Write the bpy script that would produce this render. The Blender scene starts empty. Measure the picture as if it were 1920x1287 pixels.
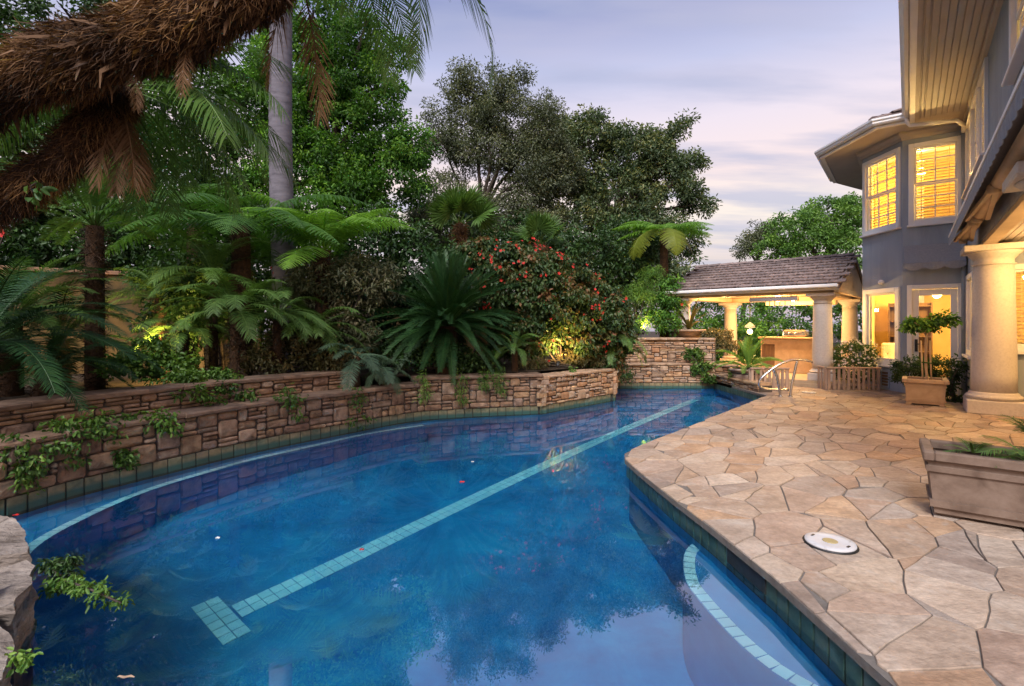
import bpy, bmesh, math, random
import numpy as np
from mathutils import Vector, Matrix, noise
from mathutils.geometry import tessellate_polygon

rad = math.radians
scene = bpy.context.scene
COL = scene.collection

# ------------------------------------------------------------------ camera
# level camera, 1.45 m above the flagstones; x right, y away, z up
F, CX, HY, H = 935.0, 960.0, 610.0, 1.45
cd = bpy.data.cameras.new('camera'); cam = bpy.data.objects.new('camera', cd)
COL.objects.link(cam); scene.camera = cam
cam.location = (0, 0, H); cam.rotation_euler = (rad(90), 0, 0)
cd.sensor_width = 36.0; cd.lens = 36.0 * F / 1920.0
cd.shift_y = -(1287 / 2 - HY) / 1920.0
cd.clip_start = 0.05; cd.clip_end = 500

# ------------------------------------------------------------------ sky
SUN_AZ, SUN_EL = rad(196), rad(46)         # azimuth from +Y clockwise
world = bpy.data.worlds.new('World'); scene.world = world
world.use_nodes = True
wt = world.node_tree; wt.nodes.clear()
def wn(t, **kw):
    n = wt.nodes.new(t)
    for k, v in kw.items(): setattr(n, k, v)
    return n
def wl(a, b): wt.links.new(a, b)
w_out = wn('ShaderNodeOutputWorld'); w_bg = wn('ShaderNodeBackground'); wl(w_bg.outputs[0], w_out.inputs[0])
w_tc = wn('ShaderNodeTexCoord'); w_sep = wn('ShaderNodeSeparateXYZ'); wl(w_tc.outputs['Generated'], w_sep.inputs[0])
w_abs = wn('ShaderNodeMath', operation='ABSOLUTE'); wl(w_sep.outputs['Z'], w_abs.inputs[0])
w_ramp = wn('ShaderNodeValToRGB'); wl(w_abs.outputs[0], w_ramp.inputs[0])
els = w_ramp.color_ramp.elements
stops = [(0.0, (.70, .58, .62)), (.12, (.80, .68, .70)), (.20, (1.02, .88, .80)), (.28, (1.04, .83, .82)),
         (.36, (.92, .80, .90)), (.45, (.55, .58, .84)), (.54, (.27, .315, .60)), (1.0, (.27, .325, .64))]
els[0].position, els[0].color = stops[0][0], stops[0][1] + (1,)
els[1].position, els[1].color = stops[-1][0], stops[-1][1] + (1,)
for p, c in stops[1:-1]:
    e = els.new(p); e.color = c + (1,)
# thin stratus: noise on the direction projected to a high flat layer
w_add = wn('ShaderNodeMath', operation='ADD'); w_add.inputs[1].default_value = .10; wl(w_abs.outputs[0], w_add.inputs[0])
w_dx = wn('ShaderNodeMath', operation='DIVIDE'); wl(w_sep.outputs['X'], w_dx.inputs[0]); wl(w_add.outputs[0], w_dx.inputs[1])
w_dy = wn('ShaderNodeMath', operation='DIVIDE'); wl(w_sep.outputs['Y'], w_dy.inputs[0]); wl(w_add.outputs[0], w_dy.inputs[1])
w_cmb = wn('ShaderNodeCombineXYZ'); wl(w_dx.outputs[0], w_cmb.inputs[0]); wl(w_dy.outputs[0], w_cmb.inputs[1])
w_map = wn('ShaderNodeMapping'); w_map.inputs['Scale'].default_value = (.42, 1.5, 1); w_map.inputs['Rotation'].default_value = (0, 0, rad(6))
wl(w_cmb.outputs[0], w_map.inputs[0])
w_n1 = wn('ShaderNodeTexNoise'); w_n1.inputs['Scale'].default_value = 1.9; w_n1.inputs['Detail'].default_value = 6; w_n1.inputs['Roughness'].default_value = .52
wl(w_map.outputs[0], w_n1.inputs['Vector'])
w_r1 = wn('ShaderNodeValToRGB'); w_r1.color_ramp.elements[0].position = .45; w_r1.color_ramp.elements[1].position = .62
w_r1.color_ramp.elements[1].color = (.70, .70, .70, 1)
wl(w_n1.outputs[0], w_r1.inputs[0])
w_mix = wn('ShaderNodeMix', data_type='RGBA'); wl(w_r1.outputs[0], w_mix.inputs[0]); wl(w_ramp.outputs[0], w_mix.inputs[6])
w_mix.inputs[7].default_value = (.47, .49, .70, 1)
w_n2 = wn('ShaderNodeTexNoise'); w_n2.inputs['Scale'].default_value = .8; w_n2.inputs['Detail'].default_value = 4
wl(w_map.outputs[0], w_n2.inputs['Vector'])
w_r2 = wn('ShaderNodeValToRGB'); w_r2.color_ramp.elements[0].position = .5; w_r2.color_ramp.elements[1].position = .75
w_r2.color_ramp.elements[1].color = (.4, .4, .4, 1)
wl(w_n2.outputs[0], w_r2.inputs[0])
w_mix2 = wn('ShaderNodeMix', data_type='RGBA'); wl(w_r2.outputs[0], w_mix2.inputs[0]); wl(w_mix.outputs[2], w_mix2.inputs[6])
w_mix2.inputs[7].default_value = (.98, .80, .86, 1)
w_sky = wn('ShaderNodeTexSky', sky_type='NISHITA', sun_disc=False, sun_elevation=rad(3), sun_rotation=SUN_AZ)
w_sky.dust_density = 2.0
w_s2 = wn('ShaderNodeVectorMath', operation='SCALE'); w_s2.inputs['Scale'].default_value = .05; wl(w_sky.outputs[0], w_s2.inputs[0])
w_sum = wn('ShaderNodeVectorMath', operation='ADD'); wl(w_mix2.outputs[2], w_sum.inputs[0]); wl(w_s2.outputs[0], w_sum.inputs[1])
wl(w_sum.outputs[0], w_bg.inputs['Color']); w_bg.inputs['Strength'].default_value = .61

# ------------------------------------------------------------------ last daylight, very soft
sd = bpy.data.lights.new('evening_sun', 'SUN'); sun = bpy.data.objects.new('evening_sun', sd); COL.objects.link(sun)
sd.energy = 3.1; sd.angle = rad(24); sd.color = (1.0, .95, .925)
sv = Vector((math.sin(SUN_AZ) * math.cos(SUN_EL), math.cos(SUN_AZ) * math.cos(SUN_EL), math.sin(SUN_EL)))
sun.rotation_euler = sv.to_track_quat('Z', 'Y').to_euler()

vs = scene.view_settings
vs.view_transform = 'Standard'; vs.look = 'None'; vs.gamma = 1; vs.use_curve_mapping = False; vs.exposure = 0.60
scene.render.engine = 'CYCLES'
scene.cycles.use_denoising = True
scene.cycles.max_bounces = 10; scene.cycles.transparent_max_bounces = 24
scene.cycles.sample_clamp_indirect = 20.0
scene.cycles.caustics_refractive = True; scene.cycles.caustics_reflective = False
scene.cycles.blur_glossy = .1

# ------------------------------------------------------------------ positions from pixels
def px(x, y, Y): return Vector(((x - CX) / F * Y, Y, H - (y - HY) / F * Y))
def gp(x, y, z=0.0):
    Y = (H - z) * F / (y - HY)
    return Vector(((x - CX) / F * Y, Y, z))
WATER = -0.17
def refr(x, y, depth):
    """point at that depth under the water seen through pixel x, y"""
    s = gp(x, y, WATER); d = math.hypot(s.x, s.y); h = H - WATER
    si = math.sin(math.atan2(d, h)) / 1.33
    off = depth * math.tan(math.asin(si))
    return Vector((s.x * (1 + off / d), s.y * (1 + off / d), WATER - depth))

# ------------------------------------------------------------------ object helpers
ORG = {}
def link(o, parent=None, org=None):
    COL.objects.link(o)
    if parent is not None:
        o.parent = parent; ORG[o.name] = ORG[parent.name]
    else:
        ORG[o.name] = Vector(org) if org is not None else Vector((0, 0, 0))
    return o
def tag(o, label=None, cat=None, group=None, kind=None):
    if label: o['label'] = label
    if cat: o['category'] = cat
    if group: o['group'] = group
    if kind: o['kind'] = kind
    return o
def thing(name, label, cat, loc=(0, 0, 0), group=None):
    o = bpy.data.objects.new(name, None); o.empty_display_size = .1
    link(o, None, loc); o.location = loc
    return tag(o, label, cat, group)
def mesh_obj(name, me, parent=None, loc=(0, 0, 0), rot=None, scale=None, org=None):
    """object on a shared mesh; loc in world, parents carry only a translation"""
    o = bpy.data.objects.new(name, me); link(o, parent, loc if parent is None else None)
    o.location = Vector(loc) - (ORG[parent.name] if parent is not None else Vector((0, 0, 0)))
    if rot is not None:
        if isinstance(rot, Matrix): o.rotation_mode = 'QUATERNION'; o.rotation_quaternion = rot.to_quaternion()
        else: o.rotation_euler = rot
    if scale is not None: o.scale = (scale,) * 3 if isinstance(scale, (int, float)) else scale
    return o

class MB:
    """collects vertices and faces in world coordinates"""
    def __init__(s): s.v = []; s.f = []; s.sm = []
    def add(s, vs_, fs, smooth=False):
        n = len(s.v); s.v += [tuple(p) for p in vs_]
        for f in fs: s.f.append(tuple(i + n for i in f)); s.sm.append(smooth)
        return s
    def box(s, c, size, ax=None):
        """c centre, size full extents, ax three axis vectors"""
        c = Vector(c)
        X, Y, Z = ax if ax else (Vector((1, 0, 0)), Vector((0, 1, 0)), Vector((0, 0, 1)))
        a, b, d = [k / 2 for k in size]
        P = [c + X * (i * a) + Y * (j * b) + Z * (k * d) for k in (-1, 1) for j in (-1, 1) for i in (-1, 1)]
        fs = [(0, 2, 3, 1), (4, 5, 7, 6), (0, 1, 5, 4), (2, 6, 7, 3), (0, 4, 6, 2), (1, 3, 7, 5)]
        return s.add(P, fs)
    def bbox(s, c, size, ax=None, b=.006):
        """box with chamfered edges"""
        c = Vector(c); X, Y, Z = ax if ax else (Vector((1, 0, 0)), Vector((0, 1, 0)), Vector((0, 0, 1)))
        h = [k / 2 for k in size]; b = min(b, min(h) * .45)
        bm = bmesh.new(); bmesh.ops.create_cube(bm, size=1.0)
        for v in bm.verts: v.co = Vector((v.co.x * size[0], v.co.y * size[1], v.co.z * size[2]))
        bmesh.ops.bevel(bm, geom=bm.edges[:], offset=b, segments=1, affect='EDGES')
        bm.verts.index_update()
        P = [c + X * v.co.x + Y * v.co.y + Z * v.co.z for v in bm.verts]
        fs = [[v.index for v in f.verts] for f in bm.faces]; bm.free()
        return s.add(P, fs)
    def bar(s, p, q, w, h=None, up=(0, 0, 1)):
        p, q = Vector(p), Vector(q); d = (q - p); L = d.length; d.normalize()
        side = d.cross(Vector(up))
        if side.length < 1e-4: side = d.cross(Vector((1, 0, 0)))
        side.normalize(); u = side.cross(d)
        return s.box((p + q) / 2, (L, w, h or w), (d, side, u))
    def tube(s, pts, r, n=8, cap=True, smooth=True):
        pts = [Vector(p) for p in pts]; m = len(pts)
        rs = list(r) if hasattr(r, '__len__') else [r] * m
        P = []; prev = None
        for i, p in enumerate(pts):
            t = (pts[min(i + 1, m - 1)] - pts[max(i - 1, 0)])
            if t.length < 1e-9: t = Vector((0, 0, 1))
            t.normalize()
            if prev is None:
                a = t.cross(Vector((0, 0, 1)))
                if a.length < .05: a = t.cross(Vector((1, 0, 0)))
            else: a = prev - t * prev.dot(t)
            a.normalize(); prev = a; b = t.cross(a)
            for k in range(n):
                th = 2 * math.pi * k / n
                P.append(p + (a * math.cos(th) + b * math.sin(th)) * rs[i])
        fs = [(i * n + k, i * n + (k + 1) % n, (i + 1) * n + (k + 1) % n, (i + 1) * n + k) for i in range(m - 1) for k in range(n)]
        s.add(P, fs, smooth)
        if cap:
            k0 = len(s.v) - m * n
            s.f.append(tuple(range(k0 + n - 1, k0 - 1, -1))); s.sm.append(False)
            s.f.append(tuple(range(k0 + (m - 1) * n, k0 + m * n))); s.sm.append(False)
        return s
    def lathe(s, c, prof, n=24, smooth=True, squash=None):
        c = Vector(c); P = []
        for r, z in prof:
            for k in range(n):
                th = 2 * math.pi * k / n; P.append(c + Vector((r * math.cos(th), r * math.sin(th), z)))
        m = len(prof)
        fs = [(i * n + k, i * n + (k + 1) % n, (i + 1) * n + (k + 1) % n, (i + 1) * n + k) for i in range(m - 1) for k in range(n)]
        s.add(P, fs, smooth)
        k0 = len(s.v) - m * n
        s.f.append(tuple(range(k0 + n - 1, k0 - 1, -1))); s.sm.append(False)
        s.f.append(tuple(range(k0 + (m - 1) * n, k0 + m * n))); s.sm.append(False)
        return s
    def prism(s, poly, z0, z1):
        n = len(poly)
        P = [Vector((p[0], p[1], z0)) for p in poly] + [Vector((p[0], p[1], z1)) for p in poly]
        fs = [(i, (i + 1) % n, n + (i + 1) % n, n + i) for i in range(n)] + [tuple(range(n - 1, -1, -1)), tuple(range(n, 2 * n))]
        return s.add(P, fs)
    def sheet(s, polys, z):
        """flat sheet, first loop outside, further loops holes"""
        loops = [[Vector((p[0], p[1], z)) for p in q] for q in polys]
        tris = tessellate_polygon(loops); flat = [p for q in loops for p in q]
        out = []
        for t in tris:
            a, b, c = (flat[i] for i in t)
            out.append(t if (b - a).cross(c - a).z > 0 else t[::-1])
        return s.add(flat, out)
    def mesh(s, name, mat, org=(0, 0, 0)):
        me = bpy.data.meshes.new(name); o = Vector(org)
        me.from_pydata([(p[0] - o.x, p[1] - o.y, p[2] - o.z) for p in s.v], [], s.f)
        me.polygons.foreach_set('use_smooth', s.sm)
        if mat: me.materials.append(mat)
        me.update(); return me
    def build(s, name, mat, parent=None, org=None):
        if parent is not None: org = ORG[parent.name]
        elif org is None:
            A = np.array(s.v); lo, hi = A.min(0), A.max(0)
            org = Vector(((lo[0] + hi[0]) / 2, (lo[1] + hi[1]) / 2, lo[2]))
        me = s.mesh(name, mat, org)
        o = bpy.data.objects.new(name, me); link(o, parent, org)
        if parent is None: o.location = org
        return o

# ------------------------------------------------------------------ materials
MATS = {}
def nodes_of(name):
    m = bpy.data.materials.new(name); m.use_nodes = True; t = m.node_tree; t.nodes.clear(); MATS[name] = m
    out = t.nodes.new('ShaderNodeOutputMaterial'); bs = t.nodes.new('ShaderNodeBsdfPrincipled')
    t.links.new(bs.outputs[0], out.inputs[0])
    return m, t, bs, out
def ramp_node(t, cols, pos=None, interp='LINEAR'):
    r = t.nodes.new('ShaderNodeValToRGB'); r.color_ramp.interpolation = interp
    n = len(cols); pos = pos or [i / max(1, n - 1) for i in range(n)]
    e = r.color_ramp.elements
    e[0].position = pos[0]; e[0].color = tuple(cols[0]) + (1,)
    if n == 1: e[1].color = tuple(cols[0]) + (1,); return r
    e[1].position = pos[-1]; e[1].color = tuple(cols[-1]) + (1,)
    for p, c in list(zip(pos, cols))[1:-1]:
        k = e.new(p); k.color = tuple(c) + (1,)
    return r
def mix_node(t, fac, a, b, blend='MIX'):
    m = t.nodes.new('ShaderNodeMix'); m.data_type = 'RGBA'; m.blend_type = blend
    if isinstance(fac, (int, float)): m.inputs[0].default_value = fac
    else: t.links.new(fac, m.inputs[0])
    for i, k in ((6, a), (7, b)):
        if isinstance(k, tuple): m.inputs[i].default_value = k + (1,)
        else: t.links.new(k, m.inputs[i])
    return m.outputs[2]
def coords(t, stretch=(1, 1, 1), use_random=True, rot=(0, 0, 0)):
    g = t.nodes.new('ShaderNodeNewGeometry'); mp = t.nodes.new('ShaderNodeMapping'); mp.inputs['Scale'].default_value = stretch
    mp.inputs['Rotation'].default_value = rot
    if use_random:
        oi = t.nodes.new('ShaderNodeObjectInfo'); mu = t.nodes.new('ShaderNodeMath'); mu.operation = 'MULTIPLY'; mu.inputs[1].default_value = 37.0
        t.links.new(oi.outputs['Random'], mu.inputs[0])
        ad = t.nodes.new('ShaderNodeVectorMath'); ad.operation = 'ADD'
        t.links.new(g.outputs['Position'], ad.inputs[0]); t.links.new(mu.outputs[0], ad.inputs[1]); t.links.new(ad.outputs[0], mp.inputs[0])
    else: t.links.new(g.outputs['Position'], mp.inputs[0])
    return mp.outputs[0]
def noise_node(t, vec, scale, detail=5, rough=.55, dist=0):
    n = t.nodes.new('ShaderNodeTexNoise'); n.inputs['Scale'].default_value = scale; n.inputs['Detail'].default_value = detail
    n.inputs['Roughness'].default_value = rough; n.inputs['Distortion'].default_value = dist
    t.links.new(vec, n.inputs['Vector']); return n.outputs[0]
def solid(name, cols, scale=6, rough=.7, bump=.2, bscale=None, tint=None, stretch=(1, 1, 1), metal=0, spots=None, spec=.4, bdist=.01, pos=None, coat=0):
    """noise ramp of real colours, optional per-object tint ramp, stains and relief"""
    m, t, bs, out = nodes_of(name)
    v = coords(t, stretch)
    n1 = noise_node(t, v, scale, 6, .6, .3)
    c = ramp_node(t, cols, pos or [.3 + .4 * i / max(1, len(cols) - 1) for i in range(len(cols))]); t.links.new(n1, c.inputs[0]); col = c.outputs[0]
    if tint:
        oi = t.nodes.new('ShaderNodeObjectInfo'); r = ramp_node(t, tint); t.links.new(oi.outputs['Random'], r.inputs[0])
        col = mix_node(t, 1.0, col, r.outputs[0], 'MULTIPLY')
    if spots:
        n3 = noise_node(t, v, spots[0], 4, .6, .5); r3 = ramp_node(t, [(0, 0, 0), (1, 1, 1)], [spots[1], spots[1] + .12]); t.links.new(n3, r3.inputs[0])
        col = mix_node(t, r3.outputs[0], col, spots[2])
    t.links.new(col, bs.inputs['Base Color'])
    bs.inputs['Roughness'].default_value = rough; bs.inputs['Metallic'].default_value = metal; bs.inputs['Specular IOR Level'].default_value = spec
    if coat: bs.inputs['Coat Weight'].default_value = coat
    if bump:
        n2 = noise_node(t, v, bscale or scale * 4, 8, .65)
        b = t.nodes.new('ShaderNodeBump'); b.inputs['Strength'].default_value = bump; b.inputs['Distance'].default_value = bdist
        t.links.new(n2, b.inputs['Height']); t.links.new(b.outputs[0], bs.inputs['Normal'])
    return m
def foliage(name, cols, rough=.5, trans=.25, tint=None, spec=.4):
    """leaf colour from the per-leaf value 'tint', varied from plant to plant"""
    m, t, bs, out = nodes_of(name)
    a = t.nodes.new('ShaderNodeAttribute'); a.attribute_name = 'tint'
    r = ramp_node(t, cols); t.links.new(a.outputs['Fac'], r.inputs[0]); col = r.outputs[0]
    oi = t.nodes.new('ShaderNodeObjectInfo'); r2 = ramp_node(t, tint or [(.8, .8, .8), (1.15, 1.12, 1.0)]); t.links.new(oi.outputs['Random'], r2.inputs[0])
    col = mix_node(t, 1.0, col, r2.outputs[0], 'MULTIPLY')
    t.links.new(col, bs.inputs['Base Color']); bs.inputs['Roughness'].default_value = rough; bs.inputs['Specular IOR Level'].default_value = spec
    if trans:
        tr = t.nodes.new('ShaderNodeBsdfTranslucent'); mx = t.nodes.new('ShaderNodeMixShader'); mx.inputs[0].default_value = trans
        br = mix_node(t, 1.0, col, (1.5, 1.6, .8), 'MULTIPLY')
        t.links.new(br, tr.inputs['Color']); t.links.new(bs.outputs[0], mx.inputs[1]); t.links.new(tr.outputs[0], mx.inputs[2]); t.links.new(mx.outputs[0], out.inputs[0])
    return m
def emit(name, col, strength):
    m, t, bs, out = nodes_of(name)
    bs.inputs['Base Color'].default_value = col + (1,)
    bs.inputs['Emission Color'].default_value = col + (1,); bs.inputs['Emission Strength'].default_value = strength
    return m

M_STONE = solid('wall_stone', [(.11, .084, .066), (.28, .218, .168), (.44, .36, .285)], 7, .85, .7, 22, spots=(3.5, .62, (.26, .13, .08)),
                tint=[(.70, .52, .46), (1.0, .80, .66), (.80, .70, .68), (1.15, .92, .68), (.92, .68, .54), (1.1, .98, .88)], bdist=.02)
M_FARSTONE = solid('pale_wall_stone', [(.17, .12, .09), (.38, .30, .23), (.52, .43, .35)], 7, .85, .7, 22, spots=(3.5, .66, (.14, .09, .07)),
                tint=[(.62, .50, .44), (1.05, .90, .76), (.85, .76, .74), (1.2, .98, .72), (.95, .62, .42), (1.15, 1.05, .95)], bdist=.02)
M_CAPSTONE = solid('cap_stone', [(.11, .078, .06), (.23, .168, .132), (.30, .235, .19)], 5, .85, .6, 20, tint=[(.8, .72, .66), (1.1, .95, .8)], bdist=.015, stretch=(1, 1, 3))
M_MORTAR = solid('mortar', [(.055, .042, .034), (.10, .078, .062)], 9, .95, .5)
M_ROCK = solid('foreground_rock', [(.09, .07, .055), (.27, .225, .19), (.42, .36, .31)], 4.5, .85, 1.0, 16, bdist=.03, stretch=(1, 1.6, 3.5), spots=(5, .60, (.07, .055, .045)))
M_FLAG = solid('flagstone', [(.30, .24, .195), (.43, .355, .295), (.53, .46, .395)], 2.4, .62, .9, 9, bdist=.02, stretch=(1, 1.5, 1),
               tint=[(.78, .68, .62), (1.08, .98, .88), (.80, .81, .84), (1.16, 1.07, .96), (1.08, .84, .62), (.86, .72, .66), (1.24, 1.17, 1.08), (.95, .92, .91), (.74, .69, .68), (1.12, .95, .78)],
               spots=(1.9, .63, (.40, .235, .14)))
def flag_veins(m):
    """iron veins, pale scuffs and fine pitting of the flagstones"""
    t = m.node_tree; bs = [n for n in t.nodes if n.type == 'BSDF_PRINCIPLED'][0]; old = bs.inputs['Base Color'].links[0].from_socket
    v = coords(t, (1, 1, 1)); w = t.nodes.new('ShaderNodeTexNoise'); w.noise_type = 'RIDGED_MULTIFRACTAL' if 'RIDGED_MULTIFRACTAL' in [e.identifier for e in w.bl_rna.properties['noise_type'].enum_items] else 'FBM'
    w.inputs['Scale'].default_value = 1.7; w.inputs['Detail'].default_value = 6; w.inputs['Distortion'].default_value = .8; t.links.new(v, w.inputs['Vector'])
    r = ramp_node(t, [(0, 0, 0), (.55, .55, .55)], [.62, .80]); t.links.new(w.outputs[0], r.inputs[0])
    c = mix_node(t, r.outputs[0], old, (.20, .13, .088))
    n2 = noise_node(t, v, 26, 6, .7); r2 = ramp_node(t, [(.72, .72, .72), (1.12, 1.12, 1.12)], [.32, .68]); t.links.new(n2, r2.inputs[0])
    c = mix_node(t, 1.0, c, r2.outputs[0], 'MULTIPLY')
    n3 = noise_node(t, v, 5, 5, .6, .6); r3 = ramp_node(t, [(0, 0, 0), (.5, .5, .5)], [.58, .72]); t.links.new(n3, r3.inputs[0])
    c = mix_node(t, r3.outputs[0], c, (.50, .46, .42))
    t.links.new(c, bs.inputs['Base Color'])
flag_veins(M_FLAG)
M_JOINT = solid('flagstone_joint', [(.12, .104, .092), (.20, .178, .158)], 14, .95, .5)
M_PLASTER = solid('pool_plaster', [(.001, .15, .40), (.001, .235, .54), (.003, .34, .66)], 2.2, .8, .15, 20)
M_BENCH = solid('pool_bench_plaster', [(.002, .22, .52), (.006, .30, .62)], 3, .8, .15, 20)
M_LANE = solid('lane_tile', [(.22, .86, 1.0), (.32, .92, 1.0)], 5, .3, .05, tint=[(.85, .9, .95), (1.05, 1.05, 1.05)])
M_LEDGE = solid('ledge_tile', [(.36, .90, .96), (.52, .95, .98)], 6, .3, .05, tint=[(.8, .9, .95), (1.1, 1.05, 1.05)])
M_BAND = solid('waterline_tile', [(.10, .12, .085), (.22, .20, .13), (.33, .27, .18)], 10, .35, .1, tint=[(.8, .9, .85), (1.1, 1.0, .9)])
def tile_glaze(m):
    """lime-pale upper half and a teal lower half on the waterline tiles"""
    t = m.node_tree; bs = [n for n in t.nodes if n.type == 'BSDF_PRINCIPLED'][0]; old = bs.inputs['Base Color'].links[0].from_socket
    g = t.nodes.new('ShaderNodeNewGeometry'); sx = t.nodes.new('ShaderNodeSeparateXYZ'); t.links.new(g.outputs['Position'], sx.inputs[0])
    mr = t.nodes.new('ShaderNodeMapRange'); mr.inputs[1].default_value = -.125; mr.inputs[2].default_value = -.085; t.links.new(sx.outputs['Z'], mr.inputs[0])
    t.links.new(mix_node(t, mr.outputs[0], (.045, .11, .095), old), bs.inputs['Base Color'])
tile_glaze(M_BAND)
M_BANDG = solid('green_waterline_tile', [(.02, .05, .043), (.05, .095, .08), (.09, .13, .11)], 10, .3, .1, tint=[(.75, .9, .85), (1.2, 1.1, 1.0)])
M_GROUT = solid('grout', [(.035, .04, .036), (.06, .06, .052)], 20, .9, .2)
M_SOIL = solid('soil', [(.018, .012, .008), (.05, .034, .022), (.075, .05, .032)], 5, .95, .9, 30, bdist=.03)
M_GREY = solid('grey_stucco', [(.265, .305, .37), (.32, .36, .425), (.355, .395, .46)], 2.2, .9, .6, 70, bdist=.006, stretch=(1.6, 1.6, .3))
M_WHITE = solid('white_paint', [(.74, .73, .74), (.82, .81, .81)], 3, .45, .05)
M_SOFFIT = solid('soffit_paint', [(.40, .35, .32), (.48, .43, .39)], 2, .6, .1, stretch=(1, 1, 1))
M_CREAM = solid('room_paint', [(.78, .56, .22), (.84, .63, .28)], 2, .8, .05)
M_COLUMN = solid('cast_stone', [(.50, .44, .40), (.57, .51, .46), (.61, .55, .50)], 30, .8, .35, 60, spots=(90, .68, (.40, .33, .28)), bdist=.003)
M_ROOF = solid('roof_tile', [(.13, .098, .088), (.22, .175, .16), (.28, .23, .21)], 9, .8, .4, 40, tint=[(.75, .72, .74), (1.2, 1.1, 1.08)])
M_TAN = solid('tan_beam', [(.50, .36, .22), (.60, .45, .30)], 4, .6, .1)
M_PLANTER = solid('planter_stone', [(.135, .09, .066), (.21, .147, .11), (.26, .19, .147)], 6, .85, .4, 50, spots=(4, .62, (.14, .10, .08)), bdist=.006)
M_PLANTER2 = solid('sand_planter_stone', [(.33, .22, .14), (.45, .32, .22)], 6, .85, .4, 50, bdist=.006)
M_STEEL = solid('brushed_steel', [(.55, .54, .54), (.68, .67, .67)], 20, .22, .02, metal=1)
M_DARKMETAL = solid('dark_metal', [(.03, .03, .032), (.06, .06, .06)], 10, .5, .05, metal=.6)
M_LID = solid('lid_plastic', [(.50, .49, .50), (.62, .61, .61)], 8, .5, .1, spots=(9, .62, (.36, .33, .30)))
M_BRASS = solid('sand_plug', [(.36, .28, .12), (.45, .36, .18)], 20, .5, .1)
M_CEDAR = solid('weathered_cedar', [(.34, .24, .19), (.48, .37, .30)], 4, .8, .5, 30, stretch=(6, 6, .7), tint=[(.8, .78, .78), (1.1, 1.05, 1.0)])
M_WOOD = solid('dark_wood', [(.10, .055, .03), (.19, .11, .06)], 5, .7, .3, 30, stretch=(5, 5, .8))
M_FABRIC = solid('grey_awning_fabric', [(.27, .275, .30), (.34, .345, .37)], 30, .9, .2, 150)
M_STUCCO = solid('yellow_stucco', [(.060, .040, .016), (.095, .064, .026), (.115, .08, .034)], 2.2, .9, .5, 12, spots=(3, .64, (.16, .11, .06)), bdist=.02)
M_BRICK = solid('cap_brick', [(.22, .12, .08), (.32, .19, .12)], 8, .9, .5)
M_BLIND = solid('blind_slat', [(.76, .58, .28), (.82, .65, .34)], 6, .5, .05)
M_COUNTER = solid('counter_stone', [(.44, .32, .20), (.56, .42, .28)], 8, .6, .2)
M_BULB = emit('warm_bulb', (1.0, .66, .26), 12)
M_BULBW = emit('bright_lamp', (1.0, .72, .34), 9)
M_HEAT = emit('heater_element', (1.0, .50, .14), 2.6)
M_BARK = solid('bark', [(.05, .038, .03), (.12, .095, .078)], 8, .95, .9, 30, stretch=(2, 2, .5), bdist=.03)
M_GREYBARK = solid('palm_bark', [(.085, .078, .095), (.135, .125, .15), (.17, .158, .185)], 5, .85, .4, 30, stretch=(1, 1, 3), bdist=.01, spots=(9, .66, (.12, .10, .10)))
M_FIBRE_CORE = solid('fibre_trunk', [(.02, .010, .005), (.09, .045, .02)], 12, .95, .9, 40, bdist=.04)
M_STAKE = solid('stake_wood', [(.42, .28, .17), (.52, .37, .25)], 8, .8, .3)

def glass(name):
    m, t, bs, out = nodes_of(name)
    t.nodes.remove(bs)
    tr = t.nodes.new('ShaderNodeBsdfTransparent'); gl = t.nodes.new('ShaderNodeBsdfGlossy'); gl.inputs['Roughness'].default_value = .01
    fr = t.nodes.new('ShaderNodeFresnel'); fr.inputs[0].default_value = 1.5
    mx = t.nodes.new('ShaderNodeMixShader'); t.links.new(fr.outputs[0], mx.inputs[0]); t.links.new(tr.outputs[0], mx.inputs[1]); t.links.new(gl.outputs[0], mx.inputs[2])
    t.links.new(mx.outputs[0], out.inputs[0]); return m
M_GLASS = glass('window_glass')
def water_mat():
    m, t, bs, out = nodes_of('pool_water')
    t.nodes.remove(bs)
    rf = t.nodes.new('ShaderNodeBsdfRefraction'); rf.inputs['IOR'].default_value = 1.33; rf.inputs['Roughness'].default_value = 0.0
    rf.inputs['Color'].default_value = (.90, .97, 1.0, 1)
    gl = t.nodes.new('ShaderNodeBsdfGlossy'); gl.inputs['Roughness'].default_value = .012
    fr = t.nodes.new('ShaderNodeFresnel'); fr.inputs[0].default_value = 4.2
    mx = t.nodes.new('ShaderNodeMixShader')
    v = coords(t, (1, 1, 1), False)
    n = noise_node(t, v, 2.2, 3, .5); b = t.nodes.new('ShaderNodeBump'); b.inputs['Strength'].default_value = .05; b.inputs['Distance'].default_value = .010
    t.links.new(n, b.inputs['Height'])
    for k in (gl, fr): t.links.new(b.outputs[0], k.inputs['Normal'])
    t.links.new(b.outputs[0], rf.inputs['Normal'])
    f2 = t.nodes.new('ShaderNodeFresnel'); f2.inputs[0].default_value = 1.33; t.links.new(b.outputs[0], f2.inputs['Normal'])
    ge = t.nodes.new('ShaderNodeNewGeometry'); mf = t.nodes.new('ShaderNodeMix'); mf.data_type = 'FLOAT'      # the underside reflects as plain water
    t.links.new(ge.outputs['Backfacing'], mf.inputs[0]); t.links.new(fr.outputs[0], mf.inputs[2]); t.links.new(f2.outputs[0], mf.inputs[3])
    t.links.new(mf.outputs[0], mx.inputs[0]); t.links.new(rf.outputs[0], mx.inputs[1]); t.links.new(gl.outputs[0], mx.inputs[2]); t.links.new(mx.outputs[0], out.inputs[0])
    return m
M_WATER = water_mat()

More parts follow.
